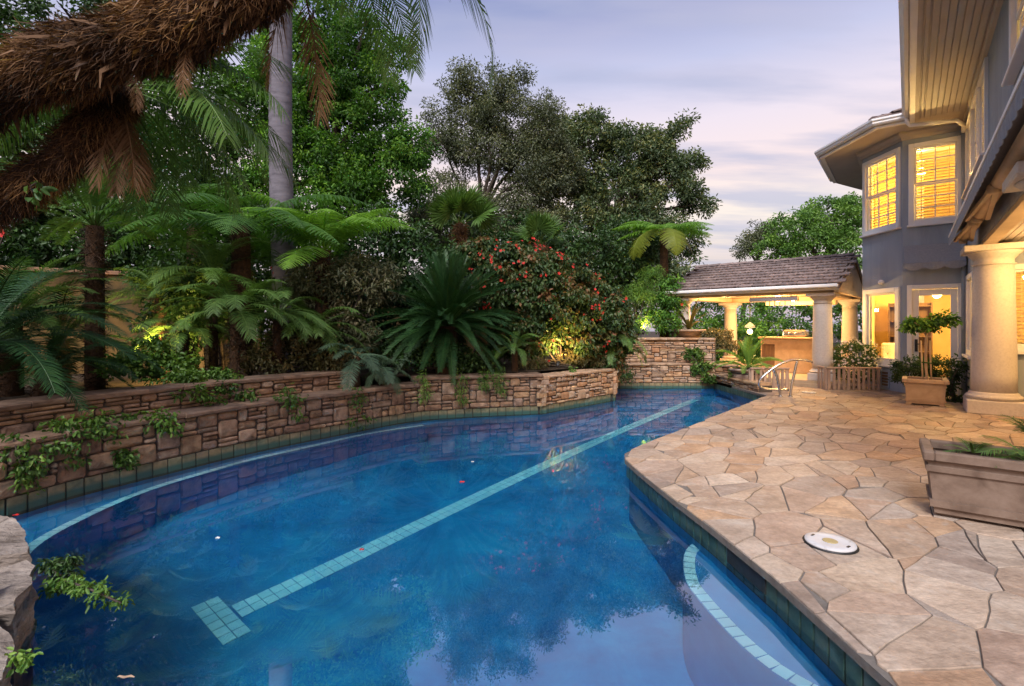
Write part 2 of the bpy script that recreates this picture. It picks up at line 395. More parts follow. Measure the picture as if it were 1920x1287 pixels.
L_DARK = foliage('dark_leaf', [(.012, .034, .009), (.036, .088, .022), (.085, .165, .042)])
L_GREEN = foliage('green_leaf', [(.018, .060, .010), (.085, .225, .032), (.28, .50, .07)], tint=[(.9, .9, .9), (1.1, 1.1, 1)])
L_OLIVE = foliage('olive_leaf', [(.045, .062, .036), (.15, .18, .10), (.33, .34, .18)])
L_FICUS = foliage('ficus_leaf', [(.028, .056, .026), (.10, .15, .07), (.30, .30, .11)])
L_LIGHT = foliage('light_leaf', [(.05, .13, .022), (.12, .25, .045), (.23, .38, .07)])
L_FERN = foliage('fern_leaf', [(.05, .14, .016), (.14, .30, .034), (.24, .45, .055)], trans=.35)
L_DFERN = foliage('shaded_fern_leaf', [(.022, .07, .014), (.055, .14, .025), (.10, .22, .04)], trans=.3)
L_YFERN = foliage('yellow_fern_leaf', [(.12, .17, .015), (.19, .24, .025), (.25, .30, .04)], trans=.35)
L_PALM = foliage('palm_leaf', [(.032, .078, .018), (.08, .165, .036), (.15, .25, .06)])
L_CYCAD = foliage('cycad_leaf', [(.007, .030, .009), (.018, .060, .017), (.042, .105, .028)], rough=.48, trans=.1, spec=.3)
L_BLUE = foliage('bluish_leaf', [(.03, .065, .04), (.065, .12, .075), (.10, .16, .10)])
L_BROWN = foliage('dead_leaf', [(.07, .035, .016), (.155, .08, .036), (.25, .14, .068)], rough=.7)
L_FIBRE = foliage('palm_fibre', [(.018, .008, .004), (.11, .052, .021), (.34, .19, .078)], rough=.8, trans=.1)
L_DFIB = foliage('dark_trunk_fibre', [(.012, .007, .004), (.05, .027, .014), (.12, .065, .035)], rough=.8, trans=.05)
L_SHRUB = foliage('flower_shrub_leaf', [(.018, .050, .014), (.058, .105, .030), (.20, .085, .035)], tint=[(1, 1, 1), (1, 1, 1)])
L_GREYSH = foliage('grey_shrub_leaf', [(.05, .066, .034), (.12, .13, .075), (.21, .18, .11)])
L_BROM = foliage('brown_green_leaf', [(.05, .06, .025), (.12, .11, .045), (.20, .14, .06)])
L_IVY = foliage('ivy_leaf', [(.03, .085, .014), (.085, .18, .028), (.17, .28, .045)])
M_RED = solid('red_petal', [(.42, .014, .012), (.60, .035, .025)], 20, .6, 0)
M_WHITEFL = solid('white_petal', [(.72, .66, .58), (.82, .78, .70)], 20, .6, 0)
# ------------------------------------------------------------------ pool outline (plan)
LEFT = [(-4.62, 3.72), (-4.34, 4.23), (-4.17, 4.81), (-3.85, 5.45), (-3.31, 6.45), (-2.55, 7.45), (-1.74, 8.40), (-.93, 8.78), (.56, 9.18)]
def catmull(P, n=8):
    out = []
    for i in range(len(P) - 1):
        p0 = P[max(i - 1, 0)]; p1 = P[i]; p2 = P[i + 1]; p3 = P[min(i + 2, len(P) - 1)]
        for k in range(n):
            t = k / n
            out.append(tuple(.5 * (2 * p1[j] + (p2[j] - p0[j]) * t + (2 * p0[j] - 5 * p1[j] + 4 * p2[j] - p3[j]) * t * t + (3 * p1[j] - p0[j] - 3 * p2[j] + p3[j]) * t ** 3) for j in range(len(p1))))
    out.append(tuple(P[-1])); return out
LEFTS = catmull(LEFT, 6)
PROM = (2.18, 10.74)
FARL, FARR = (2.3, 12.78), (5.22, 12.82)
RIGHT = [(5.30, 10.22), (1.62, 5.97), (1.34, 5.60), (1.27, 5.40), (1.30, 5.0), (1.385, 4.23), (1.475, 3.6), (1.55, 2.9), (1.585, 2.0), (1.60, 1.15)]
NEAR = [(-1.55, 1.15), (-2.0, 1.62), (-2.42, 2.1), (-2.88, 2.62), (-3.35, 3.05), (-3.85, 3.42)]
POOL = LEFTS + [PROM, FARL, FARR] + RIGHT + NEAR        # clockwise from above

class Path:
    def __init__(s, pts):
        s.p = [Vector((a[0], a[1])) for a in pts]; s.s = [0.0]
        for a, b in zip(s.p, s.p[1:]): s.s.append(s.s[-1] + (b - a).length)
        s.L = s.s[-1]
    def at(s, d):
        """point and right-hand normal"""
        d = min(max(d, 0), s.L); i = 0
        while i < len(s.s) - 2 and s.s[i + 1] < d: i += 1
        a, b = s.p[i], s.p[i + 1]; t = (b - a).normalized(); q = a + t * (d - s.s[i])
        return q, Vector((t.y, -t.x))
def offset_path(pts, d):
    P = Path(pts); out = []
    for i, p in enumerate(P.p):
        a = P.p[max(i - 1, 0)]; b = P.p[min(i + 1, len(P.p) - 1)]; t = (b - a).normalized()
        out.append((p.x + t.y * d, p.y - t.x * d))
    return out

# ------------------------------------------------------------------ terrain
BIG = [(-90, -40), (90, -40), (90, 120), (-90, 120)]
POOLHOLE = [(p[0], p[1]) for p in POOL]
g = MB(); g.sheet([BIG, POOLHOLE], -.075)
tag(g.build('ground', M_SOIL, org=(0, 0, 0)), kind='structure')
UP = offset_path(LEFTS[:], -.34)
bed_poly = UP[:40] + [(-1.2, 9.15), (.45, 9.55), (2.0, 11.1), (2.1, 13.3), (5.1, 13.5), (4.4, 17.5), (4.0, 60), (-60, 60), (-60, 2.0), (-6, 2.0), (-4.9, 3.4)]
g = MB(); g.sheet([bed_poly], .56)
tag(g.build('garden_bed', M_SOIL, org=(0, 0, 0)), kind='structure')

# ------------------------------------------------------------------ pool shell, ledges, tiles, water
pool = MB(); n = len(POOL); DEEP = WATER - 1.33
pool.add([(p[0], p[1], DEEP) for p in POOL] + [(p[0], p[1], -.08) for p in POOL], [(i, n + i, n + (i + 1) % n, (i + 1) % n) for i in range(n)])
pool.sheet([POOL], DEEP)
pool_o = tag(pool.build('pool', M_PLASTER, org=(0, 0, 0)), 'kidney-edged swimming pool with deep blue plaster and pale lane line', None, kind='structure')
def strip(path, w0, w1, z, z2, mat, name, parent):
    """ledge running along a path between two offsets, top at z"""
    a, b = offset_path(path, w0), offset_path(path, w1); m = MB(); k = len(a)
    m.add([(p[0], p[1], z) for p in a] + [(p[0], p[1], z) for p in b] + [(p[0], p[1], z2) for p in b],
          [(i, i + 1, k + i + 1, k + i) for i in range(k - 1)] + [(k + i, k + i + 1, 2 * k + i + 1, 2 * k + i) for i in range(k - 1)])
    return m.build(name, mat, parent)
LEDGE = [refr(*p, .27) for p in ((62, 1176), (40, 1130), (40, 1070), (62, 1034), (98, 1006), (150, 978), (220, 945), (300, 914), (400, 884), (480, 862), (600, 835), (700, 813), (800, 798))]
LEDGE = catmull([(p.x, p.y) for p in LEDGE], 5)
ben = MB(); ben.sheet([LEDGE + LEFTS[42::-1] + NEAR[:2:-1]], WATER - .27)
ben.add([(p[0], p[1], WATER - .27) for p in LEDGE] + [(p[0], p[1], DEEP) for p in LEDGE], [(i, i + 1, len(LEDGE) + i + 1, len(LEDGE) + i) for i in range(len(LEDGE) - 1)])
ben.build('bench', M_BENCH, pool_o)
tile_me = MB().bbox((0, 0, 0), (.092, .092, .008), b=.003).mesh('lane_tile', M_LANE)
def run_tiles(name, path, off, w, z, mat, parent, gap=.008, depth=.07, s0=0, s1=None):
    P = Path(offset_path(path, off)); d = s0; out = []
    me = MB().bbox((0, 0, 0), (w - gap, depth, .008), b=.002).mesh(name, mat)
    s1 = s1 or P.L
    while d + w < s1:
        q, nn = P.at(d + w / 2)
        out.append(mesh_obj(name, me, parent, (q.x, q.y, z), (0, 0, math.atan2(-nn.x, nn.y))))
        d += w
    return out
run_tiles('ledge_tile', LEDGE, -.045, .10, WATER - .262, M_LEDGE, pool_o, depth=.085)
# curved step by the deck
ARC = [refr(*p, .28) for p in ((1315, 1005), (1287, 1030), (1280, 1056), (1286, 1092), (1306, 1121), (1334, 1154), (1382, 1205), (1438, 1253), (1490, 1287), (1560, 1325))]
ARC = catmull([(p.x, p.y) for p in ARC], 5)
st = MB(); outer = ARC + [(1.60, ARC[-1][1]), (1.56, 2.9), (1.40, 4.2)]
st.sheet([outer], WATER - .28)
st.add([(p[0], p[1], WATER - .28) for p in ARC] + [(p[0], p[1], DEEP) for p in ARC], [(i, i + 1, len(ARC) + i + 1, len(ARC) + i) for i in range(len(ARC) - 1)])
st.build('step', M_BENCH, pool_o)
run_tiles('ledge_tile', ARC, -.045, .085, WATER - .272, M_LEDGE, pool_o, depth=.08)
# lane line: two rows of square tiles and a cross bar
A = refr(455, 1142, 1.33); B = refr(1306, 749, 1.33); A.z = B.z = DEEP + .006
ld = (B - A).normalized(); ls = Vector((ld.y, -ld.x, 0)); step_ = .099
ang = math.atan2(ld.y, ld.x)
for i in range(int((B - A).length / step_)):
    for j in (-.5, .5):
        mesh_obj('lane_tile', tile_me, pool_o, A + ld * (step_ * i) + ls * (step_ * j), (0, 0, ang + random.Random(i).uniform(-.02, .02)))
for i in (-1, -2):
    for j in range(6):
        mesh_obj('lane_tile', tile_me, pool_o, A + ld * (step_ * (i - .15)) + ls * (step_ * (j - 2.5)), (0, 0, ang))
# waterline tiles: backing band and single tiles
def band(path, mat, z0=WATER - .012, z1=-.035, w=.152, name='waterline_tile', proud=.012, s0=0, s1=None, skip=None):
    P = Path(path); h = z1 - z0
    me = MB().bbox((0, 0, 0), (w - .012, .012, h), b=.003).mesh(name, mat); d = s0
    while d + w < (s1 or P.L):
        if not (skip and skip[0] < d + w / 2 < skip[1]):
            q, nn = P.at(d + w / 2); q = q + nn * proud
            mesh_obj(name, me, pool_o, (q.x, q.y, (z0 + z1) / 2), (0, 0, math.atan2(-nn.x, nn.y)))
        d += w
def grout(path, z0, z1, proud=.006):
    a = offset_path(path, proud); m = MB(); k = len(a)
    m.add([(p[0], p[1], z0) for p in a] + [(p[0], p[1], z1) for p in a], [(i, i + 1, k + i + 1, k + i) for i in range(k - 1)])
    m.build('grout', M_GROUT, pool_o)
band(LEFTS, M_BAND); grout(LEFTS, WATER - .12, -.03)
band([LEFTS[-1], PROM], M_BAND); grout([LEFTS[-1], PROM], WATER - .12, -.03)
band([FARL, FARR], M_BAND); grout([FARL, FARR], WATER - .12, -.03); grout([PROM, FARL], WATER - .12, -.03)
RP = [FARR] + RIGHT
band(RP, M_BANDG, z0=WATER - .10, z1=-.058, s0=0, w=.112, skip=None); grout(RP, WATER - .14, -.055)
# water
w = MB(); w.sheet([POOL], WATER)
tag(w.build('water', M_WATER, org=(0, 0, WATER)), kind='structure')

# ------------------------------------------------------------------ stone walls, every stone a piece
def pack(nc, nr, sizes, rnd):
    """random ashlar: fill a cell grid with rectangles"""
    occ = [[False] * nc for _ in range(nr)]; out = []
    for r in range(nr):
        for c in range(nc):
            if occ[r][c]: continue
            for _ in range(6):
                w_, h_ = rnd.choice(sizes)
                if c + w_ <= nc and r + h_ <= nr and not any(occ[r + j][c + i] for j in range(h_) for i in range(w_)): break
            else:
                h_ = 1; w_ = 1
                while w_ < 4 and c + w_ < nc and not occ[r][c + w_]: w_ += 1
            for j in range(h_):
                for i in range(w_): occ[r + j][c + i] = True
            out.append((c, r, w_, h_))
    return out
def stone_mesh(P, s0, s1, z0, z1, d, rnd, org, mat, gap=.008, b=.016):
    s0 += gap; s1 -= gap; z0 += gap * .8; z1 -= gap * .8
    b = min(b, (s1 - s0) * .25, (z1 - z0) * .25); c = b * 1.3
    sm = (s0 + s1) / 2
    ring = [(s0 + c, z0), (sm, z0), (s1 - c, z0), (s1, z0 + c), (s1, z1 - c), (s1 - c, z1), (sm, z1), (s0 + c, z1), (s0, z1 - c), (s0, z0 + c)]
    ring = [(a + rnd.uniform(-.004, .004), e + rnd.uniform(-.004, .004)) for a, e in ring]
    cx, cz = sm, (z0 + z1) / 2; V = []
    def W(s, z, dep):
        q, nn = P.at(s); return (q.x + nn.x * dep - org.x, q.y + nn.y * dep - org.y, z - org.z)
    hx, hz = (s1 - s0) / 2, (z1 - z0) / 2
    for a, e in ring: V.append(W(a, e, -.03))
    for a, e in ring: V.append(W(a, e, d - b * .8))
    for a, e in ring: V.append(W(cx + (a - cx) * (1 - b / hx), cz + (e - cz) * (1 - b / hz), d + rnd.uniform(-.004, .006)))
    V.append(W(cx + rnd.uniform(-.2, .2) * hx, cz + rnd.uniform(-.2, .2) * hz, d + rnd.uniform(.0, .012)))
    n = 10; f = []
    for i in range(n):
        j = (i + 1) % n
        f += [(i, j, n + j, n + i), (n + i, n + j, 2 * n + j, 2 * n + i), (2 * n + i, 2 * n + j, 3 * n)]
    me = bpy.data.meshes.new('stone'); me.from_pydata(V, [], f); me.materials.append(mat); return me
SIZES = [(3, 2), (4, 2), (3, 3), (2, 2), (4, 3), (5, 2), (3, 1), (4, 1), (2, 1), (4, 4), (2, 3), (6, 2)]
FLAT = [(3, 1), (4, 1), (5, 1), (2, 1), (3, 2), (4, 2), (2, 2), (6, 1), (3, 3)]
def stone_wall(name, label, pts, z0, z1, seed, cell=(.062, .052), sizes=SIZES, cap=.055, capw=.36, depth=.03, thick=.34, mat=M_STONE, cap_over=.03):
    rnd = random.Random(seed); P = Path(pts); org = Vector((P.p[0].x, P.p[0].y, z0))
    root = thing(name, label, 'wall', org)
    # rubble core behind the faces
    back = offset_path(pts, -thick); k = len(pts); core = MB()
    fr = offset_path(pts, .004)
    V = [(p[0], p[1], z0) for p in fr] + [(p[0], p[1], z1 - cap) for p in fr] + [(p[0], p[1], z0) for p in back] + [(p[0], p[1], z1 - cap) for p in back]
    fs = []
    for i in range(k - 1):
        fs += [(i, i + 1, k + i + 1, k + i), (3 * k + i, 3 * k + i + 1, 2 * k + i + 1, 2 * k + i), (k + i, k + i + 1, 3 * k + i + 1, 3 * k + i)]
    fs += [(0, k, 3 * k, 2 * k), (k - 1, 3 * k - 1, 4 * k - 1, 2 * k - 1)]
    core.add(V, fs); core.build('rubble_core', M_MORTAR, root)
    hh = z1 - cap - z0; nr = max(1, round(hh / cell[1])); ch = hh / nr; nc = max(1, round(P.L / cell[0])); cw = P.L / nc
    for c, r, w_, h_ in pack(nc, nr, sizes, rnd):
        me = stone_mesh(P, c * cw, (c + w_) * cw, z0 + r * ch, z0 + (r + h_) * ch, depth + rnd.uniform(-.014, .018), rnd, org, mat)
        mesh_obj('stone', me, root, org)
    d = 0
    while d < P.L - .05:
        L = min(rnd.uniform(.35, .85), P.L - d)
        if P.L - d - L < .2: L = P.L - d
        m = MB(); q = []; o2 = depth + cap_over + rnd.uniform(-.012, .015); zz = z1 + rnd.uniform(-.006, .006); ns = max(2, int(L / .14))
        for i in range(ns + 1):
            a, nn = P.at(d + .004 + (L - .008) * i / ns); j = rnd.uniform(-.012, .012)
            q.append([(a.x + nn.x * (o2 + j), a.y + nn.y * (o2 + j)), (a.x - nn.x * (capw - .03), a.y - nn.y * (capw - .03)), (a.x + nn.x * (o2 + j - .012), a.y + nn.y * (o2 + j - .012))])
        V = []; K = ns + 1
        for f_, z_ in ((2, z1 - cap), (0, z1 - cap + .012), (0, zz - .014), (2, zz), (1, zz), (1, z1 - cap)):
            V += [(x[f_][0], x[f_][1], z_ + rnd.uniform(-.002, .002)) for x in q]
        fs = [(r * K + i, r * K + i + 1, ((r + 1) % 6) * K + i + 1, ((r + 1) % 6) * K + i) for r in range(6) for i in range(ns)]
        fs += [tuple(r * K for r in range(6)), tuple(r * K + ns for r in range(5, -1, -1))]
        m.add(V, fs); m.build('cap_stone', M_CAPSTONE if mat is M_STONE else mat, root); d += L
    return root
i_end = 37                                  # low curved wall runs to the promontory
stone_wall('retaining_wall', 'long curved low brown ashlar stone wall along the left pool edge', LEFTS[:i_end + 1], -.03, .45, 3)
up_pts = offset_path(LEFTS[1:33], -.36)
stone_wall('retaining_wall', 'upper stepped-back tier of thin stones above the long curved pool wall', up_pts, .40, .725, 5, (.085, .045), FLAT, mat=M_STONE)
stone_wall('retaining_wall', 'straight brown stone wall below the large dark cycad', LEFTS[i_end:] , -.03, .555, 8)
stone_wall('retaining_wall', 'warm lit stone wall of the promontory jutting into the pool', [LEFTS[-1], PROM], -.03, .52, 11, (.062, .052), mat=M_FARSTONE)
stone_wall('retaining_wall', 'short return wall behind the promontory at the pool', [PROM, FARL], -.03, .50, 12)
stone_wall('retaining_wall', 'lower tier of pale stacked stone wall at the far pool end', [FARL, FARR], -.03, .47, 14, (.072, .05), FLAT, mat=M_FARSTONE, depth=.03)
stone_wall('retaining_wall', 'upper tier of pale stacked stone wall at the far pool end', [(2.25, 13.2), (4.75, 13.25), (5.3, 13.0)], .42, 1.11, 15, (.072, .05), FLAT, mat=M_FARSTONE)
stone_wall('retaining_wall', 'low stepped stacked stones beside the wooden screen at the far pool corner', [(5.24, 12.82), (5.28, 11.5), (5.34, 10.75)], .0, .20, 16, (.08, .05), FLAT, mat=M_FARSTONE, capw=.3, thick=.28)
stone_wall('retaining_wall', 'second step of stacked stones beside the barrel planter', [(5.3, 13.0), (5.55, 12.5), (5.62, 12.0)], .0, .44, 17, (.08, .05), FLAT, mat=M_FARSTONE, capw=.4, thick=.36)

# corner stones where two wall faces meet
def quoins(label, c, na, nb, z0, z1, seed, mat):
    rnd = random.Random(seed); t = thing('corner_stones', label, 'wall', Vector((c[0], c[1], z0))); z = z0; k = 0
    na, nb = Vector(na).normalized(), Vector(nb).normalized(); bi = (na + nb).normalized(); ta, tb = Vector((-na.y, na.x)), Vector((nb.y, -nb.x))
    while z < z1 - .02:
        h = min(rnd.choice((.06, .09, .12)), z1 - z); e = .046 + rnd.uniform(0, .012); la, lb = rnd.uniform(.05, .14), rnd.uniform(.05, .14); C = Vector(c[:2])
        P = [C - bi * .03, C + ta * la - na * .01, C + ta * la + na * e, C + bi * (e * 1.06), C + tb * lb + nb * e, C + tb * lb - nb * .01]
        if area(P) < 0: P = P[::-1]
        MB().prism([tuple(p) for p in P], z + .004, z + h - .004).build('stone', mat, t); z += h
    C = Vector(c[:2]); P = [C - bi * .03, C + ta * .07, C + ta * .07 + na * .02, C + bi * .021, C + tb * .07 + nb * .02, C + tb * .07]
    MB().prism([tuple(p) for p in (P if area(P) > 0 else P[::-1])], WATER - .012, -.036).build('corner_tile', M_BAND, pool_o)
def area(p): return .5 * sum(p[i][0] * p[(i + 1) % len(p)][1] - p[(i + 1) % len(p)][0] * p[i][1] for i in range(len(p)))
_d = Vector((PROM[0] - LEFTS[-1][0], PROM[1] - LEFTS[-1][1])).normalized(); _n2 = Vector((_d.y, -_d.x)); _n1 = Path(LEFTS).at(99)[1]
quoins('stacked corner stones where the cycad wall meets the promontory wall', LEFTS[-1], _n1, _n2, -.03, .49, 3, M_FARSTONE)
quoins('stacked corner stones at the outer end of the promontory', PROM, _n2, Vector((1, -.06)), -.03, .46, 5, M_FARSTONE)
# ------------------------------------------------------------------ foreground rocks, left
def rock(name, label, outline, z0, z1, seed, amp=.03, parent=None):
    """slab with a broken edge from a plan outline"""
    rnd = random.Random(seed); bm = bmesh.new()
    top = [bm.verts.new((x, y, z1)) for x, y in outline]; f = bm.faces.new(top)
    if f.normal.z < 0: f.normal_flip()
    r = bmesh.ops.extrude_face_region(bm, geom=[f]); bm.normal_update()
    for e in r['geom']:
        if isinstance(e, bmesh.types.BMVert): e.co.z = z0
    bmesh.ops.recalc_face_normals(bm, faces=bm.faces[:])
    bmesh.ops.triangulate(bm, faces=bm.faces[:])
    for _ in range(4):
        long = [e for e in bm.edges if e.calc_length() > .07]
        bmesh.ops.subdivide_edges(bm, edges=long, cuts=1); bmesh.ops.triangulate(bm, faces=bm.faces[:])
    for v in bm.verts:
        c = v.co; nz = noise.noise_vector(Vector((c.x * 5, c.y * 5, c.z * 14)) + Vector((seed, 0, 0)))
        n2 = noise.noise_vector(Vector((c.x * 17, c.y * 17, c.z * 40)) + Vector((seed, 3, 0)))
        v.co = c + nz * amp + n2 * amp * .35
    org = Vector((sum(p[0] for p in outline) / len(outline), sum(p[1] for p in outline) / len(outline), z0))
    for v in bm.verts: v.co -= org
    me = bpy.data.meshes.new(name); bm.to_mesh(me); bm.free(); me.materials.append(M_ROCK)
    o = bpy.data.objects.new(name, me); link(o, None, org); o.location = org
    return tag(o, label, 'rock')
rock('rock_slab', 'long grey flagstone rock slab at the bottom left pool corner', [(-1.35, .8), (-1.76, 1.62), (-2.14, 2.13), (-2.42, 2.35), (-2.95, 2.2), (-2.5, 1.0)], -.25, .085, 2, .03)
rock('rock_slab', 'middle weathered rock ledge over the pool at the left edge', [(-2.36, 2.36), (-2.62, 2.74), (-2.80, 2.85), (-3.5, 2.75), (-2.95, 2.18)], -.25, .13, 3, .04)
rock('rock_slab', 'upper flat grey rock slab resting on the left rock ledge', [(-2.72, 2.80), (-2.98, 3.05), (-3.22, 3.25), (-3.6, 3.40), (-4.0, 3.2), (-3.2, 2.6)], .02, .17, 4, .025)
rock('rock_slab', 'dark lower rock under the flat slab at the left pool corner', [(-2.66, 2.72), (-3.1, 3.12), (-3.7, 3.45), (-4.3, 3.7), (-4.7, 3.4), (-3.2, 2.4)], -.3, .02, 5, .05)
rock('rock_slab', 'small rounded rock wedged behind the slabs at the left edge', [(-2.45, 2.15), (-2.55, 2.45), (-2.8, 2.4), (-2.75, 2.05)], .06, .24, 6, .03)

# ------------------------------------------------------------------ flagstone deck
CEN = (3.2, 5.5)
DECK = [(1.64, 1.0), (1.545, 2.0), (1.505, 2.9), (1.43, 3.6), (1.34, 4.23), (1.255, 5.0), (1.225, 5.4), (1.275, 5.66), (1.56, 6.03), (5.26, 10.30), (5.24, 11.9), (8.3, 12.6), (11.0, 9.2), (3.9, .2), (3.3, -.6), (-.6, -.6), (-.6, 1.1)]
def clip(poly, p, nrm):
    """keep the side where (q - p).nrm <= 0"""
    out = []
    for i in range(len(poly)):
        a, b = poly[i], poly[(i + 1) % len(poly)]
        da = (a[0] - p[0]) * nrm[0] + (a[1] - p[1]) * nrm[1]; db = (b[0] - p[0]) * nrm[0] + (b[1] - p[1]) * nrm[1]
        if da <= 0: out.append(a)
        if (da < 0 < db) or (db < 0 < da):
            t = da / (da - db); out.append((a[0] + (b[0] - a[0]) * t, a[1] + (b[1] - a[1]) * t))
    return out
def area(p): return .5 * sum(p[i][0] * p[(i + 1) % len(p)][1] - p[(i + 1) % len(p)][0] * p[i][1] for i in range(len(p)))
def flagstones():
    rnd = random.Random(21); ca, sa = math.cos(.75), math.sin(.75); st_ = 1.6
    fwd = lambda p: ((p[0] * ca + p[1] * sa) / st_, -p[0] * sa + p[1] * ca)
    inv = lambda q: (q[0] * st_ * ca - q[1] * sa, q[0] * st_ * sa + q[1] * ca)
    seeds = []
    tries = 0
    while tries < 20000:
        tries += 1
        q = (rnd.uniform(-6, 14), rnd.uniform(-8, 12)); dmin = rnd.choice((.13, .18, .24, .30))
        w_ = inv(q)
        if not (-1 < w_[0] < 12 and -1.5 < w_[1] < 14): continue
        if any((q[0] - s[0]) ** 2 + (q[1] - s[1]) ** 2 < dmin * dmin for s in seeds): continue
        seeds.append(q)
    wts = [rnd.uniform(0, .035) for _ in seeds]; cells = []
    for i, s in enumerate(seeds):
        poly = [(s[0] - 1.2, s[1] - 1.2), (s[0] + 1.2, s[1] - 1.2), (s[0] + 1.2, s[1] + 1.2), (s[0] - 1.2, s[1] + 1.2)]
        for j, o in enumerate(seeds):
            if i == j: continue
            dx, dy = o[0] - s[0], o[1] - s[1]
            if dx * dx + dy * dy > 3.5: continue
            f_ = .5 + (wts[i] - wts[j]) / (2 * (dx * dx + dy * dy)); f_ = min(.8, max(.2, f_))
            poly = clip(poly, (s[0] + dx * f_, s[1] + dy * f_), (dx, dy))
            if len(poly) < 3: break
        if len(poly) >= 3: cells.append([inv(p) for p in poly])
    out = []
    for c in cells:
        if area(c) < 0: c = c[::-1]
        parts = [c]
        if rnd.random() < .45 and area(c) > .09:      # a broken corner
            a = c[rnd.randrange(len(c))]; k = c[(c.index(a) + 2) % len(c)]
            nr_ = (k[1] - a[1], a[0] - k[0]); parts = [clip(c, a, nr_), clip(c, a, (-nr_[0], -nr_[1]))]
        for q in parts:
            if len(q) < 3: continue
            sub = DECK
            for i in range(len(q)):
                a, b = q[i], q[(i + 1) % len(q)]
                sub = clip(sub, a, (b[1] - a[1], a[0] - b[0]))
                if len(sub) < 3: break
            if len(sub) >= 3 and abs(area(sub)) > .012: out.append(sub if area(sub) > 0 else sub[::-1])
    return out
def seg_dist(p, a, b):
    ab = (b[0] - a[0], b[1] - a[1]); L = ab[0] ** 2 + ab[1] ** 2 or 1e-9
    t = max(0, min(1, ((p[0] - a[0]) * ab[0] + (p[1] - a[1]) * ab[1]) / L))
    return math.hypot(p[0] - a[0] - ab[0] * t, p[1] - a[1] - ab[1] * t)
EDGE = DECK[:12]
def warp(p):
    d = min(seg_dist(p, EDGE[i], EDGE[i + 1]) for i in range(len(EDGE) - 1)); k = min(1, d / .35)
    v = noise.noise_vector(Vector((p[0] * 1.7, p[1] * 1.7, 3.1))); v2 = noise.noise_vector(Vector((p[0] * 5, p[1] * 5, 8.1)))
    a, b = .030 * k + .004, .013 * k + .005
    return (p[0] + v.x * a + v2.x * b, p[1] + v.y * a + v2.y * b)
def inset(poly, d):
    n_ = len(poly); out = []
    for i in range(n_):
        p0, p1, p2 = poly[i - 1], poly[i], poly[(i + 1) % n_]
        a = (p1[0] - p0[0], p1[1] - p0[1]); b = (p2[0] - p1[0], p2[1] - p1[1])
        la, lb = math.hypot(*a) or 1e-9, math.hypot(*b) or 1e-9
        na = (-a[1] / la, a[0] / la); nb = (-b[1] / lb, b[0] / lb)
        m_ = (na[0] + nb[0], na[1] + nb[1]); ml = m_[0] ** 2 + m_[1] ** 2
        k = 2 / max(ml, .7)
        out.append((p1[0] + m_[0] / 2 * d * k, p1[1] + m_[1] / 2 * d * k))
    return out
dk = MB(); dk.prism(DECK[::1] if area(DECK) > 0 else DECK[::-1], -.055, -.010)
deck = tag(dk.build('deck', M_JOINT, org=(0, 0, 0)), kind='structure')
frnd = random.Random(4); FLAGS = []
HOUSE_U = Vector((math.sin(rad(38.5)), math.cos(rad(38.5)), 0)); HOUSE_N = Vector((-HOUSE_U.y, HOUSE_U.x, 0))
for poly in flagstones():
    c = (sum(p[0] for p in poly) / len(poly), sum(p[1] for p in poly) / len(poly))
    if -(c[0] * HOUSE_N.x + c[1] * HOUSE_N.y) > 1.9: continue
    pts = []
    for i in range(len(poly)):
        a, b = poly[i], poly[(i + 1) % len(poly)]; L = math.hypot(b[0] - a[0], b[1] - a[1])
        if L < .02: continue
        k = max(1, int(L / .12))
        pts += [warp((a[0] + (b[0] - a[0]) * t / k, a[1] + (b[1] - a[1]) * t / k)) for t in range(k)]
    if len(pts) < 3: continue
    g_ = frnd.choice((.006, .008, .011)); o = inset(pts, g_); i2 = inset(pts, g_ + .005)
    if area(i2) < .006: continue
    org = Vector((c[0], c[1], -.05)); n_ = len(o); tilt = (frnd.uniform(-.006, .006), frnd.uniform(-.006, .006)); zt = frnd.uniform(-.002, .004)
    V = [(p[0] - c[0], p[1] - c[1], 0) for p in o] + [(p[0] - c[0], p[1] - c[1], .0455 + zt) for p in o] + [(p[0] - c[0], p[1] - c[1], .05 + zt + tilt[0] * (p[0] - c[0]) + tilt[1] * (p[1] - c[1])) for p in i2]
    fs = [(i, (i + 1) % n_, n_ + (i + 1) % n_, n_ + i) for i in range(n_)] + [(n_ + i, n_ + (i + 1) % n_, 2 * n_ + (i + 1) % n_, 2 * n_ + i) for i in range(n_)] + [tuple(range(2 * n_, 3 * n_))]
    xs = CX + F * c[0] / max(c[1], .3); seen = c[1] > 1.4 and xs < 1990
    FLAGS.append((area(o) / max(c[1], .5) ** 3 * (1 if seen else .001), V, fs, org))
FLAGS.sort(key=lambda k: -k[0])
for _, V, fs, org in FLAGS[:300]:                       # the ones that show largest
    me = bpy.data.meshes.new('flagstone'); me.from_pydata(V, [], fs); me.materials.append(M_FLAG)
    mesh_obj('flagstone', me, deck, org)
rest = MB()
for _, V, fs, org in FLAGS[300:]: rest.add([Vector(v) + org for v in V], fs)
if rest.v: tag(rest.build('small_flagstones', M_FLAG, deck), kind='stuff')
# skimmer mouth under the coping: dark plate in place of the shaded opening
sk = MB(); pa = Path(RIGHT)
q, nn = pa.at(pa.L - 2.05); t_ = Vector((nn.y, -nn.x))
sk.box((q.x + nn.x * .02, q.y + nn.y * .02, -.115), (.42, .015, .10), (Vector((t_.x, t_.y, 0)), Vector((nn.x, nn.y, 0)), Vector((0, 0, 1))))
sk.build('skimmer_mouth', M_DARKMETAL, pool_o)
